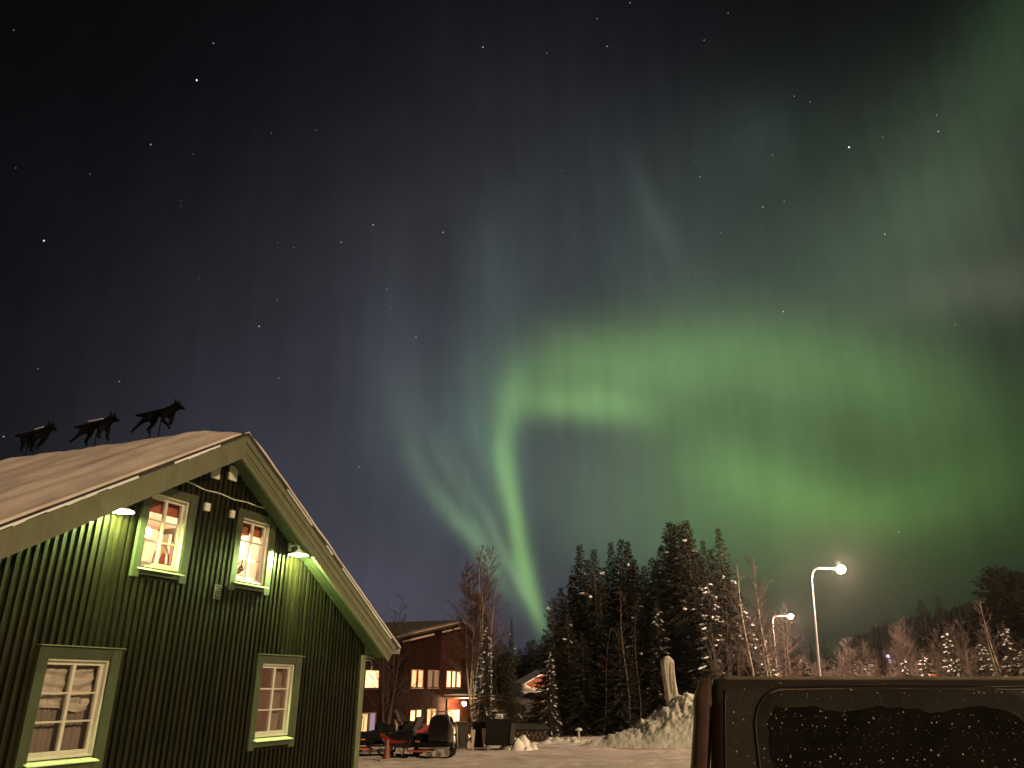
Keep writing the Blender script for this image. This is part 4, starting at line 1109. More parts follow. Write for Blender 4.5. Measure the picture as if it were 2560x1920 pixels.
# snow heap tips over the van roof
def tip(label, px, py, dist, rx):
    p = at(px, py, dist); h = p.z - gz(p.x, p.y) + .1
    def f(x, y):
        q = math.hypot((x-p.x)/rx, (y-p.y)/rx); v = mnoise.voronoi(Vector((x*1.6, y*1.6, px)))[0]
        return gz(x, y)-.1+h*max(0, 1-q)**.9*(1+.0) + .22*(v[1]-v[0])*min(1, max(0, (1-q)*4)) - .05
    tag(heightfield('snow_heap', M['pile'], p.x-rx*1.05, p.x+rx*1.05, p.y-rx*1.05, p.y+rx*1.05, 56, 56, f), label, 'snow heap')
tip('pointed heap of snow showing above the van roof right of the round orange sign', 2394, 1686, 34, 2.6)
tip('low snow heap at the right end of the van roof', 2540, 1694, 34, 2.4)
tip('curved snow heap left of the round orange sign', 2312, 1692, 40, 1.8)
# small bluish lit sign among the trees
p = at(2222, 1648, 95); root = tag(empty('lit_sign', (p.x, p.y, gz(p.x, p.y))), 'small bluish-white glowing sign among the frosted trees', 'lit sign'); h = p.z-root.location.z
mb = MB(); mb.tube([(0, .1, 0), (0, .1, h+.5)], .06, 8); mb.build('post', M['pole'], root)
mb = MB(); mb.box(-.20, .10, -.08, .04, h+.12, h+.44); mb.box(-.02, .24, -.08, .04, h-.42, h+.0); mb.build('lit_panel', emit('bluish_sign_glow', (.72, .74, 1.0), 1.6), root)
p = at(2181, 1664, 100); root = tag(empty('lit_sign', (p.x, p.y, gz(p.x, p.y))), 'tiny yellowish glowing sign among bare trees left of the bluish sign', 'lit sign'); h = p.z-root.location.z
mb = MB(); mb.tube([(0, .1, 0), (0, .1, h)], .05, 8); mb.build('post', M['pole'], root)
mb = MB(); mb.box(-.22, .22, -.06, .04, h-.12, h+.14); mb.build('lit_panel', emit('yellow_sign_glow', (1, .75, .3), 1.0), root)

# ------------------------------------------------------------------ snowmobiles
M['rubber'] = mat('black_rubber', (.005, .0045, .0045), .8, .3, 9, spec=.15); M['hood'] = mat('black_glossy_hood', (.010, .008, .008), .2, .3, 4, coat=.4)
M['screen'] = mat('smoked_windscreen', (.035, .028, .026), .15, .2, 5); M['reflector'] = emit('orange_reflector_glint', (1, .35, .06), .35)
M['steel'] = mat('bare_steel', (.45, .40, .36), .35, .2, 6, metal=.6); M['ski'] = mat('red_orange_plastic', (.45, .10, .06), .5, .2, 5)
M['reflector'] = mat('orange_reflector', (.85, .26, .04), .3, .1, 5)
def side_extrude(mb, prof, y0, y1, taper=.0):
    cx_ = sum(p[0] for p in prof)/len(prof); cz_ = sum(p[1] for p in prof)/len(prof); n = len(prof)
    ym = (y0+y1)/2; vs = []
    for yy, k in ((y0, 1-taper), (y0+(y1-y0)*.16, 1), (y1-(y1-y0)*.16, 1), (y1, 1-taper)):
        vs += [(cx_+(x-cx_)*k, yy, cz_+(z-cz_)*k) for x, z in prof]
    fs = [tuple(range(n)), tuple(range(4*n-1, 3*n-1, -1))]
    for a in range(3): fs += [(a*n+(i+1) % n, a*n+i, (a+1)*n+i, (a+1)*n+(i+1) % n) for i in range(n)]
    mb.add(vs, fs)
def snowmobile(label, loc, rz, cargo=True, stripe=True):
    """nose towards -x, tail towards +x; y = sideways"""
    r = tag(empty('snowmobile', loc, rz), label, 'snowmobile', 'snowmobiles parked in the yard')
    mb = MB(); side_extrude(mb, [(-1.18, .50), (-.80, .34), (-.25, .30), (.0, .36), (.02, .72), (-.25, .92), (-.55, .90), (-.95, .78), (-1.20, .62)], -.42, .42, .12); mb.build('hood', M['hood'], r, bevel=.02)
    for s in (-1, 1):
        mb = MB(); y0, y1 = (-.445, -.40) if s < 0 else (.40, .445)
        mb.prism_y([(-1.22, .74), (-1.16, .66), (-.86, .47), (-.50, .48), (-.18, .53), (-.18, .56), (-.50, .555), (-.72, .58), (-.95, .70), (-1.2, .80)], y0, y1); mb.build('side_panel', M['red'], r)
    mb = MB(); mb.prism_y([(-.42, .88), (-.02, .88), (.20, 1.34), (.13, 1.36), (-.10, 1.08)], -.30, .30); mb.build('windshield', M['screen'], r, bevel=.01)
    mb = MB(); mb.tube([(.0, -.38, 1.02), (-.08, -.2, 1.0), (-.08, .2, 1.0), (.0, .38, 1.02)], .018, 8); mb.build('handlebar', M['rubber'], r)
    mb = MB(); side_extrude(mb, [(-.02, .52), (.95, .50), (1.0, .76), (.72, .86), (.40, .78), (.1, .80)], -.20, .20, .08); mb.build('seat', M['rubber'], r, bevel=.02)
    if cargo:
        mb = MB(); side_extrude(mb, [(.60, .50), (1.38, .50), (1.42, 1.10), (1.30, 1.36), (1.05, 1.44), (.78, 1.42), (.62, 1.28), (.56, .95)], -.34, .34, .08); b = mb.build('cargo_box', M['hood'], r, bevel=.03)
        mb = MB(); mb.tube([(.72, -.26, 1.44), (.74, -.26, 1.54), (1.24, -.26, 1.54), (1.34, -.26, 1.40), (1.40, -.26, 1.1)], .018, 6); mb.tube([(.74, -.26, 1.54), (.74, .26, 1.54)], .015, 6); mb.tube([(1.24, -.26, 1.54), (1.24, .26, 1.54)], .015, 6)
        mb.tube([(.72, .26, 1.44), (.74, .26, 1.54), (1.24, .26, 1.54), (1.34, .26, 1.40)], .018, 6); mb.build('rack', M['steel'], r, smooth=True)
    for (a, z_) in ((.16, .535), (1.05, .475)):
        mb = MB(); mb.box(a, a+.16, -.46 if a < .5 else -.35, -.43 if a < .5 else -.325, z_, z_+.035); mb.build('reflector', M['reflector'], r)
    mb = MB(); side_extrude(mb, [(-.20, .34), (1.35, .38), (1.42, .46), (1.35, .52), (-.1, .52)], -.40, .40, .02); mb.build('tunnel', M['rubber'], r)
    mb = MB(); path = [(.0, .20), (.12, .05), (.4, .02), (1.0, .02), (1.30, .05), (1.47, .16), (1.47, .30), (1.34, .38), (1.0, .36), (.3, .34), (.08, .32)]
    n = len(path)
    for i in range(n):
        (xa, za), (xb, zb) = path[i], path[(i+1) % n]; L = math.hypot(xb-xa, zb-za); nx_, nz_ = (zb-za)/L*.03, -(xb-xa)/L*.03
        mb.add([(xa, -.20, za), (xb, -.20, zb), (xb, .20, zb), (xa, .20, za), (xa+nx_, -.20, za+nz_), (xb+nx_, -.20, zb+nz_), (xb+nx_, .20, zb+nz_), (xa+nx_, .20, za+nz_)], [(0,1,2,3),(7,6,5,4),(0,4,5,1),(2,6,7,3),(1,5,6,2),(3,7,4,0)])
        k = int(L/.09)
        for j in range(k):
            q = (j+.5)/k; cx2, cz2 = xa+(xb-xa)*q, za+(zb-za)*q
            mb.box(cx2+nx_*1.3-.015, cx2+nx_*1.3+.015, -.2, .2, cz2+nz_*1.3-.015, cz2+nz_*1.3+.015)
    mb.build('track_belt', M['rubber'], r)
    for (a, z_, rr_) in ((.18, .19, .09), (.55, .12, .075), (.9, .12, .075), (1.28, .20, .12)):
        mb = MB(); mb.lathe([(0, -.16), (rr_, -.16), (rr_, .16), (0, .16)], 14, (0, 0, 0)); mb.xform(Matrix.Translation((a, 0, z_)) @ Matrix.Rotation(math.pi/2, 4, 'X')); mb.build('track_wheel', M['steel'] if a > .5 else M['rubber'], r)
    mb = MB(); mb.tube([(.35, -.17, .30), (.62, -.17, .12)], .016, 6); mb.tube([(.75, -.17, .33), (1.1, -.17, .14)], .016, 6); mb.build('suspension_arm', M['steel'], r)
    for s in (-1, 1):
        mb = MB(); yy = s*.44
        mb.tube([(-1.30, yy, .26), (-1.22, yy, .12), (-1.05, yy, .05), (-.75, yy, .03), (-.20, yy, .03), (-.08, yy, .05)], [.02, .035, .045, .045, .045, .03], 6); sk_ = mb.build('ski', M['rubber'], r)
        mb = MB(); mb.tube([(-.62, yy, .06), (-.55, s*.34, .40)], .03, 6); mb.tube([(-.30, yy, .06), (-.5, s*.34, .3)], .02, 6); mb.build('ski_leg', M['steel'], sk_)
        mb = MB(); mb.box(-.15, .62, min(yy, yy-s*.14), max(yy, yy-s*.14), .20, .26); mb.build('running_board', M['ski'], r)
    mb = MB(); mb.prism_y([(-1.14, .60), (-1.0, .52), (-.95, .62), (-1.1, .68)], -.43, -.41); mb.build('headlight', M['white'], r)
    mb = MB(); mb.tube([(1.42, -.22, 1.2), (1.50, -.22, 1.0), (1.52, -.22, .6), (1.56, -.22, .35)], .02, 6); mb.tube([(1.42, .22, 1.2), (1.50, .22, 1.0), (1.52, .22, .6), (1.56, .22, .35)], .02, 6); mb.build('tow_bar', M['steel'], r, smooth=True)
    return r
p = at(1040, 1899, 31.0); sm = snowmobile('black snowmobile with red side stripe and tall rounded cargo box, beside the orange cone', (p.x-.05, p.y, gz(p.x, p.y)+.03), R(-14))
p = at(905, 1890, 31.5); snowmobile('black and red snowmobile half hidden behind the corner of the green house', (p.x-.35, p.y+.4, gz(p.x, p.y)+.05), R(14), cargo=False)
p = at(985, 1880, 34.0); snowmobile('dark snowmobile standing behind the one with the cargo box, only its windscreen showing', (p.x+.1, p.y+.5, gz(p.x, p.y)+.25), R(-160), cargo=False)

# ------------------------------------------------------------------ cones, stakes, bins
M['cone'] = mat('faded_orange_cone', (.26, .085, .05), .6, .2, 6)
p = at(966, 1897, 29.8); root = tag(empty('traffic_cone', (p.x, p.y, gz(p.x, p.y)+.02)), 'faded orange traffic cone in front of the cargo snowmobile', 'traffic cone')
mb = MB(); mb.lathe([(.13, .03), (.125, .06), (.05, .62), (.035, .66), (0, .66)], 18); mb.build('cone_body', M['cone'], root, smooth=True)
mb = MB(); mb.box(-.19, .19, -.19, .19, 0, .035); mb.build('cone_foot', M['carved'], root)
def wheelie(label, px, py, dist, m, rz=.2):
    p = at(px, py, dist); root = tag(empty('wheelie_bin', (p.x, p.y, gz(p.x, p.y)+.02), rz), label, 'bin', 'wheelie bins by the container')
    mb = MB(); v = [(-.22, -.26, .06), (.22, -.26, .06), (.22, .24, .06), (-.22, .24, .06), (-.28, -.33, 1.0), (.28, -.33, 1.0), (.28, .30, 1.0), (-.28, .30, 1.0)]
    mb.add(v, [(0,3,2,1),(4,5,6,7),(0,1,5,4),(1,2,6,5),(2,3,7,6),(3,0,4,7)]); mb.box(-.10, .10, -.315, -.29, .2, .9); mb.build('bin_body', m, root, bevel=.02)
    mb = MB(); mb.prism_y([(-.31, 1.0), (.31, 1.0), (.30, 1.05), (.2, 1.09), (-.2, 1.09), (-.30, 1.05)], -.37, .34); mb.build('lid', m, root, bevel=.01)
    mb = MB(); mb.lathe([(0, -.03), (.1, -.03), (.1, .03), (0, .03)], 14); mb.xform(Matrix.Translation((-.24, .26, .1)) @ Matrix.Rotation(math.pi/2, 4, 'Y')); mb.build('wheel', M['rubber'], root)
    mb = MB(); mb.lathe([(0, -.03), (.1, -.03), (.1, .03), (0, .03)], 14); mb.xform(Matrix.Translation((.24, .26, .1)) @ Matrix.Rotation(math.pi/2, 4, 'Y')); mb.build('wheel', M['rubber'], root)
M['binG'] = mat('dull_green_plastic', (.032, .033, .018), .55, .2, 5); M['binK'] = mat('dark_grey_plastic', (.009, .008, .007), .6, .3, 5, spec=.12)
wheelie('dull green wheelie bin right of the cargo snowmobile', 1153, 1877, 36.2, M['binG'], .15)
wheelie('black wheelie bin between the green bin and the big container', 1196, 1876, 36.6, M['binK'], .1)
def stake(label, px, py, dist, h, m):
    p = at(px, py, dist); mb = MB(); mb.add([(-.02,-.02,0),(.02,-.02,0),(.02,.02,0),(-.02,.02,0),(-.09,-.03,h),(.09,-.03,h),(.09,.03,h),(-.09,.03,h)], [(0,3,2,1),(4,5,6,7),(0,1,5,4),(1,2,6,5),(2,3,7,6),(3,0,4,7)])
    o = mb.build('wooden_stake', m); o.location = (p.x, p.y, gz(p.x, p.y)); tag(o, label, 'stake')
stake('pale wedge-shaped stake in front of the black wheelie bin', 1182, 1881, 35.2, .82, M['carved'])
stake('brownish narrow stake touching the left end of the container', 1209, 1876, 35.4, .86, M['brownwood'])
p = at(1248, 1876, 36.0)
ct = tag(empty('waste_container', (p.x, p.y, gz(p.x, p.y)+.02), R(6)), 'dark four-wheeled waste container with flat lid, in front of the brown building', 'waste container')
mb = MB(); v = [(-.58, -.38, .18), (.56, -.38, .18), (.56, .38, .18), (-.58, .38, .18), (-.64, -.44, 1.06), (.63, -.44, 1.06), (.63, .44, 1.06), (-.64, .44, 1.06)]
mb.add(v, [(0,3,2,1),(4,5,6,7),(0,1,5,4),(1,2,6,5),(2,3,7,6),(3,0,4,7)]); mb.build('container_body', M['binK'], ct, bevel=.02)
mb = MB(); mb.prism_y([(-.68, 1.06), (.68, 1.06), (.69, 1.12), (.60, 1.19), (-.60, 1.19), (-.69, 1.12)], -.48, .48); mb.build('lid', M['binK'], ct, bevel=.015)
mb = MB(); mb.add([(.40, -.465, .25), (.60, -.445, .25), (.66, -.46, 1.05), (.46, -.48, 1.05), (.40, -.40, .25), (.60, -.38, .25), (.66, -.40, 1.05), (.46, -.42, 1.05)], [(0,1,2,3),(7,6,5,4),(0,4,5,1),(1,5,6,2),(2,6,7,3),(3,7,4,0)]); mb.build('corner_panel', M['binG'], ct)
for sx_ in (-.5, .48):
    for sy_ in (-.32, .32):
        mb = MB(); mb.lathe([(0, -.03), (.085, -.03), (.085, .03), (0, .03)], 14); mb.xform(Matrix.Translation((sx_, sy_, .085)) @ Matrix.Rotation(math.pi/2, 4, 'X')); mb.box(sx_-.05, sx_+.05, sy_-.05, sy_+.05, .12, .2); mb.build('caster', M['steel'], ct)
# covered stack of firewood, box shelter, low garden light
p = at(1316, 1838, 41.5); st = tag(empty('firewood_stack', (p.x, p.y, gz(p.x, p.y)), R(4)), 'low dark stack of firewood under a snow-dusted cover, right of the container', 'firewood stack')
mb = MB(); rng = random.Random(2)
for j in range(4):
    for i in range(9):
        c = (-.9+i*.22+(.1 if j % 2 else 0), 0, .12+j*.17); r = rng.uniform(.08, .1); mb.lathe([(0, -.45), (r, -.45), (r, .4), (0, .4)], 9); k = len(mb.v); q = Matrix.Translation(c) @ Matrix.Rotation(math.pi/2, 4, 'X')
        for t in range(k-36, k): mb.v[t] = tuple(q @ Vector(mb.v[t]))
mb.build('logs', M['bark'], st)
mb = MB(); mb.prism_y([(-1.1, .66), (1.1, .66), (1.05, .80), (.6, .88), (-.6, .90), (-1.05, .78)], -.55, .5); mb.build('cover', M['roofing'], st, bevel=.02)
p = at(1222, 1812, 47); bx_ = tag(empty('wooden_shelter', (p.x, p.y, p.z-.75), R(20)), 'small orange-brown wooden shelter frame at the right side of the brown building', 'shelter')
mb = MB(); mb.box(-.55, .5, .0, .8, 1.35, 1.42); mb.box(-.5, -.38, 0, .1, 0, 1.35); mb.box(.34, .46, 0, .1, 0, 1.35); mb.box(-.38, .34, .70, .75, .0, .9); mb.box(-.38, .34, .0, .08, .72, .8); mb.build('timber_frame', M['bwall2'], bx_)
mb = MB(); mb.box(-.55, .5, -.05, .82, 1.424, 1.49); mb.build('shelter_snow', M['edge'], bx_)
p = at(1247, 1812, 47); nb = tag(empty('notice_board', (p.x, p.y, p.z-.8), R(4)), 'small white board on a short post behind the container', 'board')
mb = MB(); mb.box(-.24, .24, -.02, .02, .98, 1.36); mb.build('board_face', M['snow'], nb)
mb = MB(); mb.box(-.03, .03, .02, .07, 0, 1.3); mb.build('post', M['brownwood'], nb)
mb = MB()
for k, (a, z_, b, zb) in enumerate(((-.15, 1.28, -.05, 1.15), (-.12, 1.06, .0, 1.2), (.02, 1.12, .08, 1.3), (.08, 1.3, .16, 1.12), (.04, 1.18, .16, 1.2))): mb.tube([(a, -.024, z_), (b, -.024, zb)], .013, 5)
mb.build('painted_marks', M['black'], nb)
p = at(1447, 1838, 41.0); gl_ = tag(empty('garden_light', (p.x, p.y, gz(p.x, p.y)+.1)), 'short post with a snowy cap at the edge of the dark trees', 'bollard')
mb = MB(); mb.tube([(0, 0, 0), (0, 0, .52)], [.06, .055], 10); mb.build('post', M['carved'], gl_)
mb = MB(); mb.lathe([(.0, .50), (.17, .52), (.18, .55), (.12, .62), (0, .65)], 16); mb.build('cap', M['snow'], gl_, smooth=True)

# ------------------------------------------------------------------ trees
def spruce_meshes(seed, h=12.0, r=1.9, nb=190, dense=1.0, bare_low=.06, snow=80, tipbias=1.0, needle='needle', droop=1.0, ptop=.9):
    """unit spruce: trunk, crown of drooping sprays, snow lumps (three meshes)"""
    rng = random.Random(seed)
    t = MB(); t.tube([(0, 0, -.6), (0, 0, h*.3), (.03, 0, h*.65), (0, 0, h*.985)], [.017*h, .013*h, .007*h, .012], 7)
    c = MB(); s = MB(); tips = []
    vsc, fsc = c.v, c.f
    for b in range(nb):
        q = bare_low + (1-bare_low)*((b+rng.random())/nb)**1.08; z = h*q
        L = r*(1-q)**ptop*rng.uniform(.62, 1.16) + .10 + .06*(1-q)
        a = b*2.39996 + rng.uniform(-.5, .5); ca, sa = math.cos(a), math.sin(a)
        up = -.30*droop + .95*q*q + rng.uniform(-.12, .12)
        n = max(3, int(L/.20)); pts = []
        for k in range(n+1):
            u = k/n; rad = L*u; zz = z + L*(up*u - .22*droop*u*u + .16*u**3)
            pts.append(Vector((ca*rad, sa*rad, zz)))
        nt = max(7, int(L*27*dense))
        side = Vector((-sa, ca, 0)); outv = Vector((ca, sa, 0))
        for k in range(nt):
            u = rng.random()**.8; f = u*n; i = min(n-1, int(f)); p = pts[i].lerp(pts[i+1], f-i)
            sg = rng.choice((-1, 1)); ln = (.16 + .34*min(1, L/1.6)*(1-.55*u))*rng.uniform(.6, 1.25)
            d = (outv*rng.uniform(.35, 1.0) + side*sg*rng.uniform(.2, 1.0) + Vector((0, 0, rng.uniform(-.75, .12)*droop))).normalized()*ln
            w = d.cross(Vector((rng.uniform(-1, 1), rng.uniform(-1, 1), rng.uniform(.2, 1)))).normalized()*rng.uniform(.018, .046)
            B = len(vsc); m = p + d*.55
            vsc += [tuple(p), tuple(m+w), tuple(p+d), tuple(m-w)]; fsc.append((B, B+1, B+2, B+3)); c.mi.append(0)
        if L > .45 and q < .96: tips.append((pts, L, a))
    # leader
    for k in range(26):
        z = h*(.93 + .075*k/26); a = rng.random()*6.3; ln = .22*(1.02-k/26)+.05
        p = Vector((0, 0, z)); d = Vector((math.cos(a)*ln, math.sin(a)*ln, ln*.8)); w = d.cross(Vector((0, 0, 1))).normalized()*.022; B = len(vsc)
        vsc += [tuple(p), tuple(p+d*.5+w), tuple(p+d), tuple(p+d*.5-w)]; fsc.append((B, B+1, B+2, B+3)); c.mi.append(0)
    rng.shuffle(tips)
    for (pts, L, a) in tips[:snow]:
        nl = rng.randint(2, 5); u0 = rng.uniform(.45, .75); du = rng.uniform(.05, .1)
        for k in range(nl):
            u = min(1, u0+du*k); f = u*(len(pts)-1); i = min(len(pts)-2, int(f)); p = pts[i].lerp(pts[i+1], f-i)
            R_ = rng.uniform(.05, .16)*(1+.5*rng.random()*(L > 1.0)); B = len(s.v)
            s.ball((0, 0, 0), R_, rng.uniform(1.2, 2.2), rng.uniform(.6, 1.0), rng.uniform(.28, .5), 7, 5, jit=.4, rng=rng)
            mt = Matrix.Translation(p+Vector((0, 0, .04))) @ Matrix.Rotation(a+rng.uniform(-.4, .4), 4, 'Z') @ Matrix.Rotation(rng.uniform(.05, .45), 4, 'Y')
            for j in range(B, len(s.v)): s.v[j] = tuple(mt @ Vector(s.v[j]))
    return t, c, s
def mesh_of(mb, name, m, smooth=False):
    o = mb.build(name, m, smooth=smooth); me = o.data; bpy.data.objects.remove(o); return me
def spruce_kind(snowname='snow', **k):
    t, c, s = spruce_meshes(**k)
    return (mesh_of(t, 'trunk', M['bark'], True), mesh_of(c, 'crown', M[k.get('needle', 'needle')]), mesh_of(s, 'snow_load', M['snow'], True) if s.v else None, k.get('h', 12.0), k.get('r', 1.9))
M['snowload'] = M['snow']
KIND = {
 'slim':  spruce_kind(seed=1, h=12, r=3.7, nb=380, snow=4, ptop=1.12),
 'slim2': spruce_kind(seed=2, h=12, r=3.9, nb=380, snow=9, ptop=1.15),
 'full':  spruce_kind(seed=3, h=12, r=3.2, nb=360, dense=1.15, snow=22, ptop=.95),
 'snowy': spruce_kind(seed=4, h=12, r=3.1, nb=310, snow=72, ptop=1.0),
 'snowy2': spruce_kind(seed=5, h=12, r=3.4, nb=310, snow=60, ptop=1.0),
 'dark':  spruce_kind(seed=6, h=12, r=3.5, nb=340, snow=0, ptop=1.05, needle='needle2'),
 'round': spruce_kind(seed=7, h=12, r=2.4, nb=380, dense=1.3, snow=5, ptop=.42, droop=.6),
 'ragged': spruce_kind(seed=8, h=12, r=2.7, nb=170, dense=1.2, snow=4, ptop=.6, bare_low=.2, droop=.5),
}
def child(name, me, parent, M_=None):
    o = bpy.data.objects.new(name, me); COL.objects.link(o); o.parent = parent
    if M_ is not None: o.matrix_local = M_
    return o
def plant_tree(kind, px, py, dist, label, wide=1.0, group=None, name='spruce_tree', ground=None, rz=None, lean_=0):
    t, c, s, h, r = KIND[kind]
    p = at(px, py, dist); g = gz(p.x, p.y) if ground is None else ground
    H = p.z-g; k = H/h
    root = tag(empty(name, (p.x, p.y, g), (px*1.7) % 6.28 if rz is None else rz), label, 'tree', group)
    root.rotation_euler.y = lean_
    sc = Matrix.Diagonal((k*wide, k*wide, k, 1))
    child('trunk', t, root, sc); child('crown', c, root, sc)
    if s: child('snow_load', s, root, sc)['kind'] = 'stuff'
    return root
# the dark spruce group in the middle
SPR = [
 ('slim', 1449, 1363, 56, 1.05, 'tall slim dark spruce, the left one of the twin spires in the middle wood'),
 ('slim2', 1484, 1374, 55, 1.0, 'tall slim spruce, the right one of the twin spires in the middle wood'),
 ('slim', 1527, 1357, 57, .9, 'dark spruce whose sharp tip rises just left of a double-topped spruce'),
 ('full', 1553, 1349, 57, .95, 'dark dense double-topped spruce behind the pale birch stems of the middle wood'),
 ('slim2', 1568, 1354, 55, .95, 'spruce dusted with snow on its right side, beside the double-topped dark one'),
 ('dark', 1610, 1415, 60, 1.1, 'lower dark spruce filling the dip in the middle of the wood'),
 ('full', 1672, 1306, 54, 1.0, 'tall green spruce with a thin bare leader above the carved pillar'),
 ('round', 1693, 1316, 57, .85, 'round-topped dense spruce, the very tallest of the wood'),
 ('full', 1714, 1302, 53, 1.0, 'tall spruce with snow patches along its right side, right of the pillar'),
 ('dark', 1756, 1352, 58, .75, 'faint thin spruce tip between the tall snow-patched spruce and the sharp one'),
 ('slim2', 1795, 1322, 53, .85, 'sharp slender spruce at the right end of the wood with snowy shoulders'),
 ('snowy', 1765, 1425, 50, .9, 'snow-laden spruce below the sharp slender spire'),
 ('snowy', 1852, 1482, 50, 1.05, 'very snowy spruce behind the two bright birch trunks'),
 ('snowy2', 1905, 1585, 49, 1.0, 'short snowy spruce around the small distant street lamp'),
 ('ragged', 1383, 1497, 54, .85, 'dark ragged pine-like tree with broad flat boughs at the left edge of the wood'),
 ('slim2', 1418, 1520, 52, .95, 'lower dark spruce between the ragged pine and the twin spires'),
 ('snowy', 1374, 1610, 47.5, .62, 'small spruce dotted with snow in front of the orange cabin'),
 ('dark', 1640, 1400, 58, 1.0, 'dark spruce behind the left shoulder of the tallest trees'),
 ('full', 1590, 1480, 52, 1.2, 'broad dark spruce low in the middle of the wood, dotted with snow'),
 ('dark', 1500, 1470, 53, 1.2, 'broad dark spruce at the foot of the twin spires'),
 ('snowy2', 1640, 1500, 51, 1.0, 'dark spruce with white snow clumps left of the carved pillar top'),
 ('full', 1735, 1470, 51, 1.1, 'broad spruce in the shade right behind the carved pillar'),
 ('dark', 1545, 1560, 49.5, 1.3, 'low broad dark spruce behind the left end of the snow pile'),
 ('dark', 1402, 1470, 63, 1.2, 'dark spruce rising between the ragged pine and the left spire'),
 ('dark', 1468, 1400, 64, 1.0, 'dark spruce squeezed between the two spires on the left of the wood'),
 ('dark', 1628, 1395, 64, 1.1, 'dark spruce in the dip left of the tallest trees, farther back'),
 ('dark', 1775, 1375, 63, 1.0, 'dark spruce just left of the sharp slender spire, farther back'),
 ('dark', 1430, 1440, 61, 1.2, 'dark spruce behind the left spire, its top half hidden'),
 ('dark', 1505, 1420, 62, 1.2, 'dark spruce closing the gap between the twin spires and the double-topped spruce'),
 ('dark', 1585, 1400, 62, 1.1, 'dark spruce right behind the double-topped spruce'),
 ('dark', 1650, 1370, 62, 1.0, 'dark spruce just left of the very tallest trees'),
 ('dark', 1745, 1390, 61, 1.1, 'dark spruce closing the gap right of the tallest trees'),
 ('dark', 1820, 1450, 60, 1.1, 'dark spruce behind the two bright birch trunks'),
 ('dark', 1420, 1590, 60, 1.2, 'broad dark spruce right of the orange cabin, low in the wood'),
 ('dark', 1455, 1580, 50, 1.3, 'low broad dark spruce behind the short snow-capped post'),
]
for kind, px, py, d, w, lab in SPR: plant_tree(kind, px, py, d, lab, w, 'spruces of the middle wood')
# by the brown building
plant_tree('snowy', 1215, 1543, 43.5, 'snow-laden spruce in front of the right corner of the brown building', .66)
plant_tree('slim2', 1279, 1546, 50, 'slender spruce standing alone right of the snow-laden one, over the snowy slope', .42)
GAPS = [(1250, 1600, 90), (1262, 1612, 92), (1300, 1622, 95), (1322, 1603, 96), (1334, 1600, 92), (1348, 1612, 95), (1310, 1640, 93), (1240, 1612, 88), (1360, 1590, 90), (1290, 1640, 97), (1338, 1635, 99), (1272, 1630, 101)]
for px, py, d in GAPS: plant_tree('dark', px, py, d, 'black distant spruce in the gap behind the orange cabin and the snowy slope', 1.9, 'distant black spruces in the gap')
# right of the road
RGT = [
 ('dark', 2301, 1500, 92, 1.3, 'tall faint dark spruce behind the frosted trees, left of the twin faint spire'),
 ('dark', 2345, 1494, 90, .9, 'thin faint spruce spire above the frosted trees right of the hill crest'),
 ('round', 2440, 1505, 75, 1.1, 'dark spruce at the left flank of the big black tree mass'),
 ('round', 2485, 1422, 72, 1.35, 'huge dark bushy tree at the right edge, left part of the black mass'),
 ('round', 2535, 1432, 70, 1.4, 'huge dark bushy tree cut by the right edge of the photo'),
 ('snowy2', 2507, 1552, 48, .8, 'snowy spruce with clear white boughs in front of the big black tree'),
 ('snowy2', 2362, 1566, 52, .9, 'snow-sprinkled spruce in the middle of the frosted trees'),
 ('snowy', 2305, 1620, 50, 1.1, 'low frosted spruce with slanting white boughs right of the bluish sign'),
 ('snowy2', 2385, 1632, 46, .9, 'low very snowy spruce above the pointed snow heap'),
 ('snowy', 2450, 1590, 55, .9, 'snowy spruce behind the pale leaning trunk'),
 ('snowy2', 2256, 1635, 50, .8, 'low frosted spruce beside the bluish sign'),
 ('snowy', 2548, 1600, 44, 1.0, 'snowy spruce at the extreme right edge above the van'),
 ('snowy', 2005, 1630, 78, 1.2, 'dim spruce with little snow between the two lit lamp poles'),
 ('dark', 1985, 1590, 95, 1.2, 'dim dark spruce left of the tall lamp pole'),
 ('dark', 1960, 1600, 90, 1.1, 'dim dark spruce close behind the second lamp'),
 ('dark', 2060, 1590, 110, 1.0, 'dim spruce tip just right of the tall lamp pole'),
 ('dark', 2025, 1615, 100, 1.2, 'dim dark spruce just left of the tall lamp pole'),
 ('snowy', 2165, 1640, 60, 1.0, 'small frosted spruce right of the white snowy bushes'),
 ('dark', 2275, 1560, 80, .9, 'black round-topped spruce behind the pink birch'),
]
for kind, px, py, d, w, lab in RGT: plant_tree(kind, px, py, d, lab, w, 'trees right of the road')

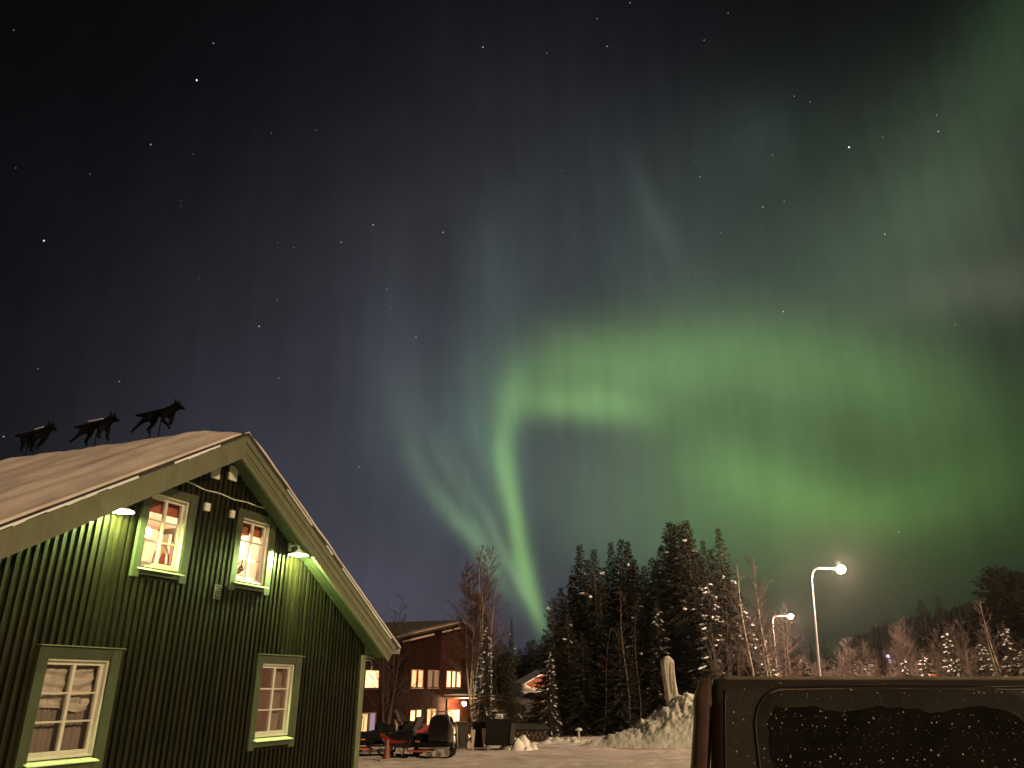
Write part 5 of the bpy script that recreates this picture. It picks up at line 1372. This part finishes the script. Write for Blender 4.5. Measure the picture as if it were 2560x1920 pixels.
def bare_mesh(seed, h, stems=1, spread=.06, nb=26, twig=5, up=.9, crown0=.3, tr=.011, width=.2, colr='birch', weep=0.0, fine=1.0, tw=.009):
    """bare broadleaf tree: pale trunk(s) and a haze of fine twigs"""
    rng = random.Random(seed); t = MB(); c = MB()
    for s_ in range(stems):
        a0 = 6.283*s_/max(1, stems)+rng.random(); sp = spread*(1 if stems > 1 else .4)*rng.uniform(.5, 1.2)
        hh = h*(1 if s_ == 0 else rng.uniform(.72, .98)); pts = []
        for k in range(9):
            u = k/8; pts.append(Vector((math.cos(a0)*sp*hh*u + .012*hh*math.sin(u*7+s_), math.sin(a0)*sp*hh*u + .012*hh*math.cos(u*6+s_), hh*u-.3*(k == 0))))
        t.tube(pts, [max(.010, hh*tr*(1-u_/8.3)**.9) for u_ in range(9)], 7)
        for b in range(nb):
            q = crown0+(1-crown0)*(b+rng.random())/nb*.98; f = q*8; i = min(7, int(f)); p = pts[i].lerp(pts[i+1], f-i)
            L = hh*width*(1.12-q)**.7*rng.uniform(.6, 1.2); a = rng.random()*6.283; el_ = rng.uniform(.55, 1.0)*up
            d = Vector((math.cos(a)*math.cos(el_), math.sin(a)*math.cos(el_), math.sin(el_)))
            bp = [p]; dd = d.copy()
            for k in range(4):
                dd = (dd + Vector((rng.uniform(-.16, .16), rng.uniform(-.16, .16), rng.uniform(-.05, .16)-weep*.25*k))).normalized(); bp.append(bp[-1]+dd*L/4)
            c.tube(bp, [.0022*hh*(1-.17*k)*max(.5, tr/.011) for k in range(5)], 4, cap=False)
            for w in range(int(twig*fine)+1):
                f2 = rng.uniform(.6, 3.99); i2 = int(f2); tp = bp[i2].lerp(bp[i2+1], f2-i2)
                td = (dd + Vector((rng.uniform(-.8, .8), rng.uniform(-.8, .8), rng.uniform(-.35, .6)-weep))).normalized(); tl = L*rng.uniform(.18, .45)
                e1 = tp+td*tl*.5; td2 = (td+Vector((rng.uniform(-.4, .4), rng.uniform(-.4, .4), rng.uniform(-.2, .3)-weep))).normalized(); e2 = e1+td2*tl*.5
                c.tube([tp, e1, e2], [tw, tw*.8, tw*.45], 3, cap=False)
                for v_ in range(3):
                    q3 = rng.random(); b3 = tp.lerp(e1, q3) if rng.random() < .4 else e1.lerp(e2, q3)
                    d3 = (td2+Vector((rng.uniform(-.9, .9), rng.uniform(-.9, .9), rng.uniform(-.4, .7)-weep))).normalized()*tl*rng.uniform(.2, .45)
                    c.tube([b3, b3+d3], [tw*.6, tw*.35], 3, cap=False)
    return t, c
def bare(name, label, cat, px, py, dist, h0, kw, mt, mc, group=None, wide=1.0, ground=None, leany=0.0, rz=None):
    p = at(px, py, dist); g = gz(p.x, p.y) if ground is None else ground; H = p.z-g
    t, c = bare_mesh(h=H, **kw)
    root = tag(empty(name, (p.x, p.y, g), rz if rz is not None else 0), label, cat, group)
    root.rotation_euler = (0, leany, 0)
    if leany: root.location.x -= math.sin(leany)*H
    for mb_ in (t, c): mb_.v = [(x*wide, y*wide, z) for x, y, z in mb_.v]
    t.build('trunk', M[mt], root, smooth=True); c.build('branches', M[mc], root)
    return root
M['twigdark'] = mat('dark_brown_twigs', (.055, .032, .026), .85, .3, 3)
M['twigpink'] = mat('pinkish_frosted_twigs', (.15, .112, .096), .85, .3, 2)
# birches by the brown building
bare('birch_tree', 'tall birch with several pale orange-lit stems rising beside the brown building', 'tree', 1192, 1372, 46, 0, dict(seed=21, stems=5, spread=.085, nb=44, twig=20, crown0=.34, tr=.0075, width=.25, tw=.006, up=.92), 'birch', 'twig')
bare('bare_tree', 'small dark bare tree with spreading limbs left of the brown building windows', 'tree', 985, 1490, 40.5, 0, dict(seed=22, stems=5, spread=.15, nb=16, twig=9, crown0=.20, tr=.011, width=.30, up=.8, tw=.007), 'twigdark', 'twigdark')
bare('bare_bush', 'low leafless bush in front of the lit entrance', 'bush', 1194, 1795, 40, 0, dict(seed=23, stems=7, spread=.35, nb=7, twig=4, crown0=.2, tr=.012, width=.4, tw=.007), 'twigdark', 'twigdark')
bare('birch_sapling', 'thin sapling rising from the tip of the snow-laden spruce', 'tree', 1222, 1450, 44.5, 0, dict(seed=24, stems=2, spread=.06, nb=16, twig=6, crown0=.55, tr=.006, width=.2, tw=.009), 'birch', 'twig')
# pale trunks inside the wood
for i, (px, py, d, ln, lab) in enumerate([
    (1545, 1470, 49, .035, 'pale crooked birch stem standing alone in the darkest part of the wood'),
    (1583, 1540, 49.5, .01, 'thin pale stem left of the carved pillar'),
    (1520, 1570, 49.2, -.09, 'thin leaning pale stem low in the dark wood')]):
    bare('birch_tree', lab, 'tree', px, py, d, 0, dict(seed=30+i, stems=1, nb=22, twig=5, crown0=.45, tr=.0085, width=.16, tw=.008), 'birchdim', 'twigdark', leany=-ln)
bare('birch_tree', 'orange-lit birch trunk left of the brightest one near the small distant lamp', 'tree', 1835, 1405, 47, 0, dict(seed=41, stems=1, nb=34, twig=9, crown0=.3, tr=.0095, width=.20, tw=.010), 'birch', 'twigpink', leany=-.05)
bare('birch_tree', 'brightest orange-lit birch with a bare crown at the right end of the wood', 'tree', 1880, 1395, 46, 0, dict(seed=42, stems=2, spread=.012, nb=36, twig=9, crown0=.33, tr=.010, width=.24, tw=.011), 'birch', 'twigpink', leany=-.03)
bare('bare_bush', 'spreading leafless shrub of thin stems behind the left roof corner of the van', 'bush', 1800, 1540, 45, 0, dict(seed=43, stems=8, spread=.22, nb=12, twig=6, crown0=.25, tr=.006, width=.22, tw=.008), 'twigpink', 'twigpink')
bare('bare_tree', 'leaning bare willow with arching twigs behind the second lamp', 'tree', 1945, 1515, 52, 0, dict(seed=44, stems=3, spread=.10, nb=24, twig=8, crown0=.3, tr=.007, width=.3, weep=.25, tw=.009), 'twigpink', 'twig')
# frosted bare trees on the right
FR = [
 (2240, 1551, 58, 'dense pinkish bare birch, tall and pointed, left of the frosted spruces', dict(seed=51, stems=4, spread=.05, nb=46, twig=12, crown0=.12, tr=.007, width=.30, up=1.15, tw=.012), 'twigpink'),
 (2112, 1597, 84, 'broad rounded brownish bare tree right of the tall lamp pole', dict(seed=52, stems=6, spread=.16, nb=40, twig=12, crown0=.15, tr=.006, width=.34, up=1.0, tw=.014), 'twigpink'),
 (2145, 1603, 86, 'second rounded brownish bare tree, right of the first', dict(seed=53, stems=5, spread=.16, nb=36, twig=12, crown0=.15, tr=.006, width=.34, up=1.0, tw=.014), 'twigpink'),
 (2270, 1572, 66, 'bare tree just right of the pinkish pointed birch', dict(seed=54, stems=4, spread=.08, nb=34, twig=9, crown0=.2, tr=.007, width=.28, tw=.011), 'twigpink'),
 (2322, 1575, 64, 'bare brown tree behind the low frosted spruce', dict(seed=55, stems=4, spread=.08, nb=34, twig=9, crown0=.2, tr=.007, width=.28, tw=.011), 'twigpink'),
 (2392, 1550, 62, 'leaning bare tree with thin stems above the pointed snow heap', dict(seed=56, stems=4, spread=.10, nb=34, twig=9, crown0=.25, tr=.007, width=.26, tw=.010), 'twigpink'),
 (2440, 1500, 58, 'pale leaning birch trunk before the big black tree', dict(seed=57, stems=2, spread=.03, nb=32, twig=8, crown0=.3, tr=.009, width=.22, tw=.010), 'twigpink'),
 (2180, 1620, 70, 'thin bare tree left of the bluish sign', dict(seed=58, stems=4, spread=.10, nb=28, twig=8, crown0=.2, tr=.006, width=.26, tw=.010), 'twigpink'),
 (2205, 1632, 66, 'slim bare tree directly above the short pale marker post', dict(seed=59, stems=3, spread=.10, nb=28, twig=8, crown0=.2, tr=.006, width=.26, tw=.010), 'twig'),
 (1975, 1650, 76, 'dim twiggy tree between the second lamp and the tall lamp', dict(seed=60, stems=5, spread=.15, nb=26, twig=8, crown0=.15, tr=.006, width=.34, tw=.011), 'twig'),
]
for i, (px, py, d, lab, kw, mc) in enumerate(FR):
    bare('bare_tree', lab, 'tree', px, py, d, 0, kw, 'birch' if 'birch trunk' in lab else mc, mc, 'bare trees right of the road', leany=-.10 if 'lean' in lab else 0.0)
for i, (px, py, d, lab) in enumerate([(2078, 1664, 62, 'white frosted bush right of the tall lamp pole, above the van roof'), (2108, 1660, 60, 'second white frosted bush, with longer twigs leaning right'), (2225, 1672, 56, 'small white frosted bush under the bluish sign')]):
    bare('frosted_bush', lab, 'bush', px, py, d, 0, dict(seed=70+i, stems=9, spread=.55, nb=14, twig=7, crown0=.2, tr=.010, width=.5, up=.7, tw=.012), 'frost', 'frost', 'frosted bushes above the van roof')

# the dense band of frosted young trees above the van roof
rng = random.Random(99)
for i in range(26):
    px = 2052 + i*20 + rng.uniform(-8, 8); py = 1655 - 55*sst(2100, 2500, px)*rng.uniform(.3, 1.1) + rng.uniform(-12, 14); d = rng.uniform(52, 74)
    if i % 3 == 1: plant_tree(('snowy', 'snowy2')[i % 2], px, py, d, 'young frosted tree in the dense low band behind the van roof', 1.0, 'young frosted trees behind the van')
    else: bare('bare_tree', 'young frosted tree in the dense low band behind the van roof', 'tree', px, py, d, 0, dict(seed=200+i, stems=3, spread=.10, nb=22, twig=8, crown0=.12, tr=.008, width=.34, up=1.0, tw=.012), 'twigpink', ('twigpink', 'frost', 'twig')[i % 3], 'young frosted trees behind the van')

# ------------------------------------------------------------------ far wooded hill
def hill_h(x, y):
    a = math.degrees(math.atan2(x, y))
    HP = ((0, 0), (18, .2), (21.4, .9), (22.9, 2.4), (24.2, 3.2), (26.1, 3.6), (29, 4.2), (30.3, 4.5), (33, 4.7), (45, 2.0), (90, .5))
    e = next((ea+(eb-ea)*(a-aa)/(ab-aa) for (aa, ea), (ab, eb) in zip(HP, HP[1:]) if aa <= a <= ab), 0) + .10*mnoise.noise(Vector((a*.9, 0, 1)))
    d = math.hypot(x, y); w = sst(330, 520, d)*(1-.4*sst(560, 900, d))
    return -3 + 520*math.tan(R(max(0, e)))*w
hill = heightfield('hills', mat('dark_hill', (.012, .011, .010), .9, .4, .05), 60, 560, 330, 900, 70, 50, hill_h)
tag(hill, kind='structure')
rng = random.Random(77); mb = MB(); cnt = 0
while cnt < 2600:
    a = R(rng.uniform(19.5, 36)); d = rng.uniform(400, 560); x, y = d*math.sin(a), d*math.cos(a); z = hill_h(x, y)
    hgt = rng.uniform(5, 11); r = hgt*.2
    mb.add([(x+r*math.cos(k*1.2566), y+r*math.sin(k*1.2566), z-1) for k in range(5)] + [(x, y, z+hgt)], [(k, (k+1) % 5, 5) for k in range(5)]); cnt += 1
tag(mb.build('far_forest', M['needle2']), kind='stuff')

# ------------------------------------------------------------------ thin haze added to give the lamps halos in place of lens glare
mb = MB(); mb.box(-3200, 3200, -3200, 3200, -6, 75)
hm = bpy.data.materials.new('added_halo_haze'); hm.use_nodes = True; ht = hm.node_tree; ht.nodes.clear()
pv = ht.nodes.new('ShaderNodeVolumePrincipled'); pv.inputs['Color'].default_value = (.9, .9, .92, 1); pv.inputs['Density'].default_value = 0.0002; pv.inputs['Anisotropy'].default_value = 0.88
ho = ht.nodes.new('ShaderNodeOutputMaterial'); ht.links.new(pv.outputs[0], ho.inputs['Volume'])
tag(mb.build('haze', hm), kind='stuff')
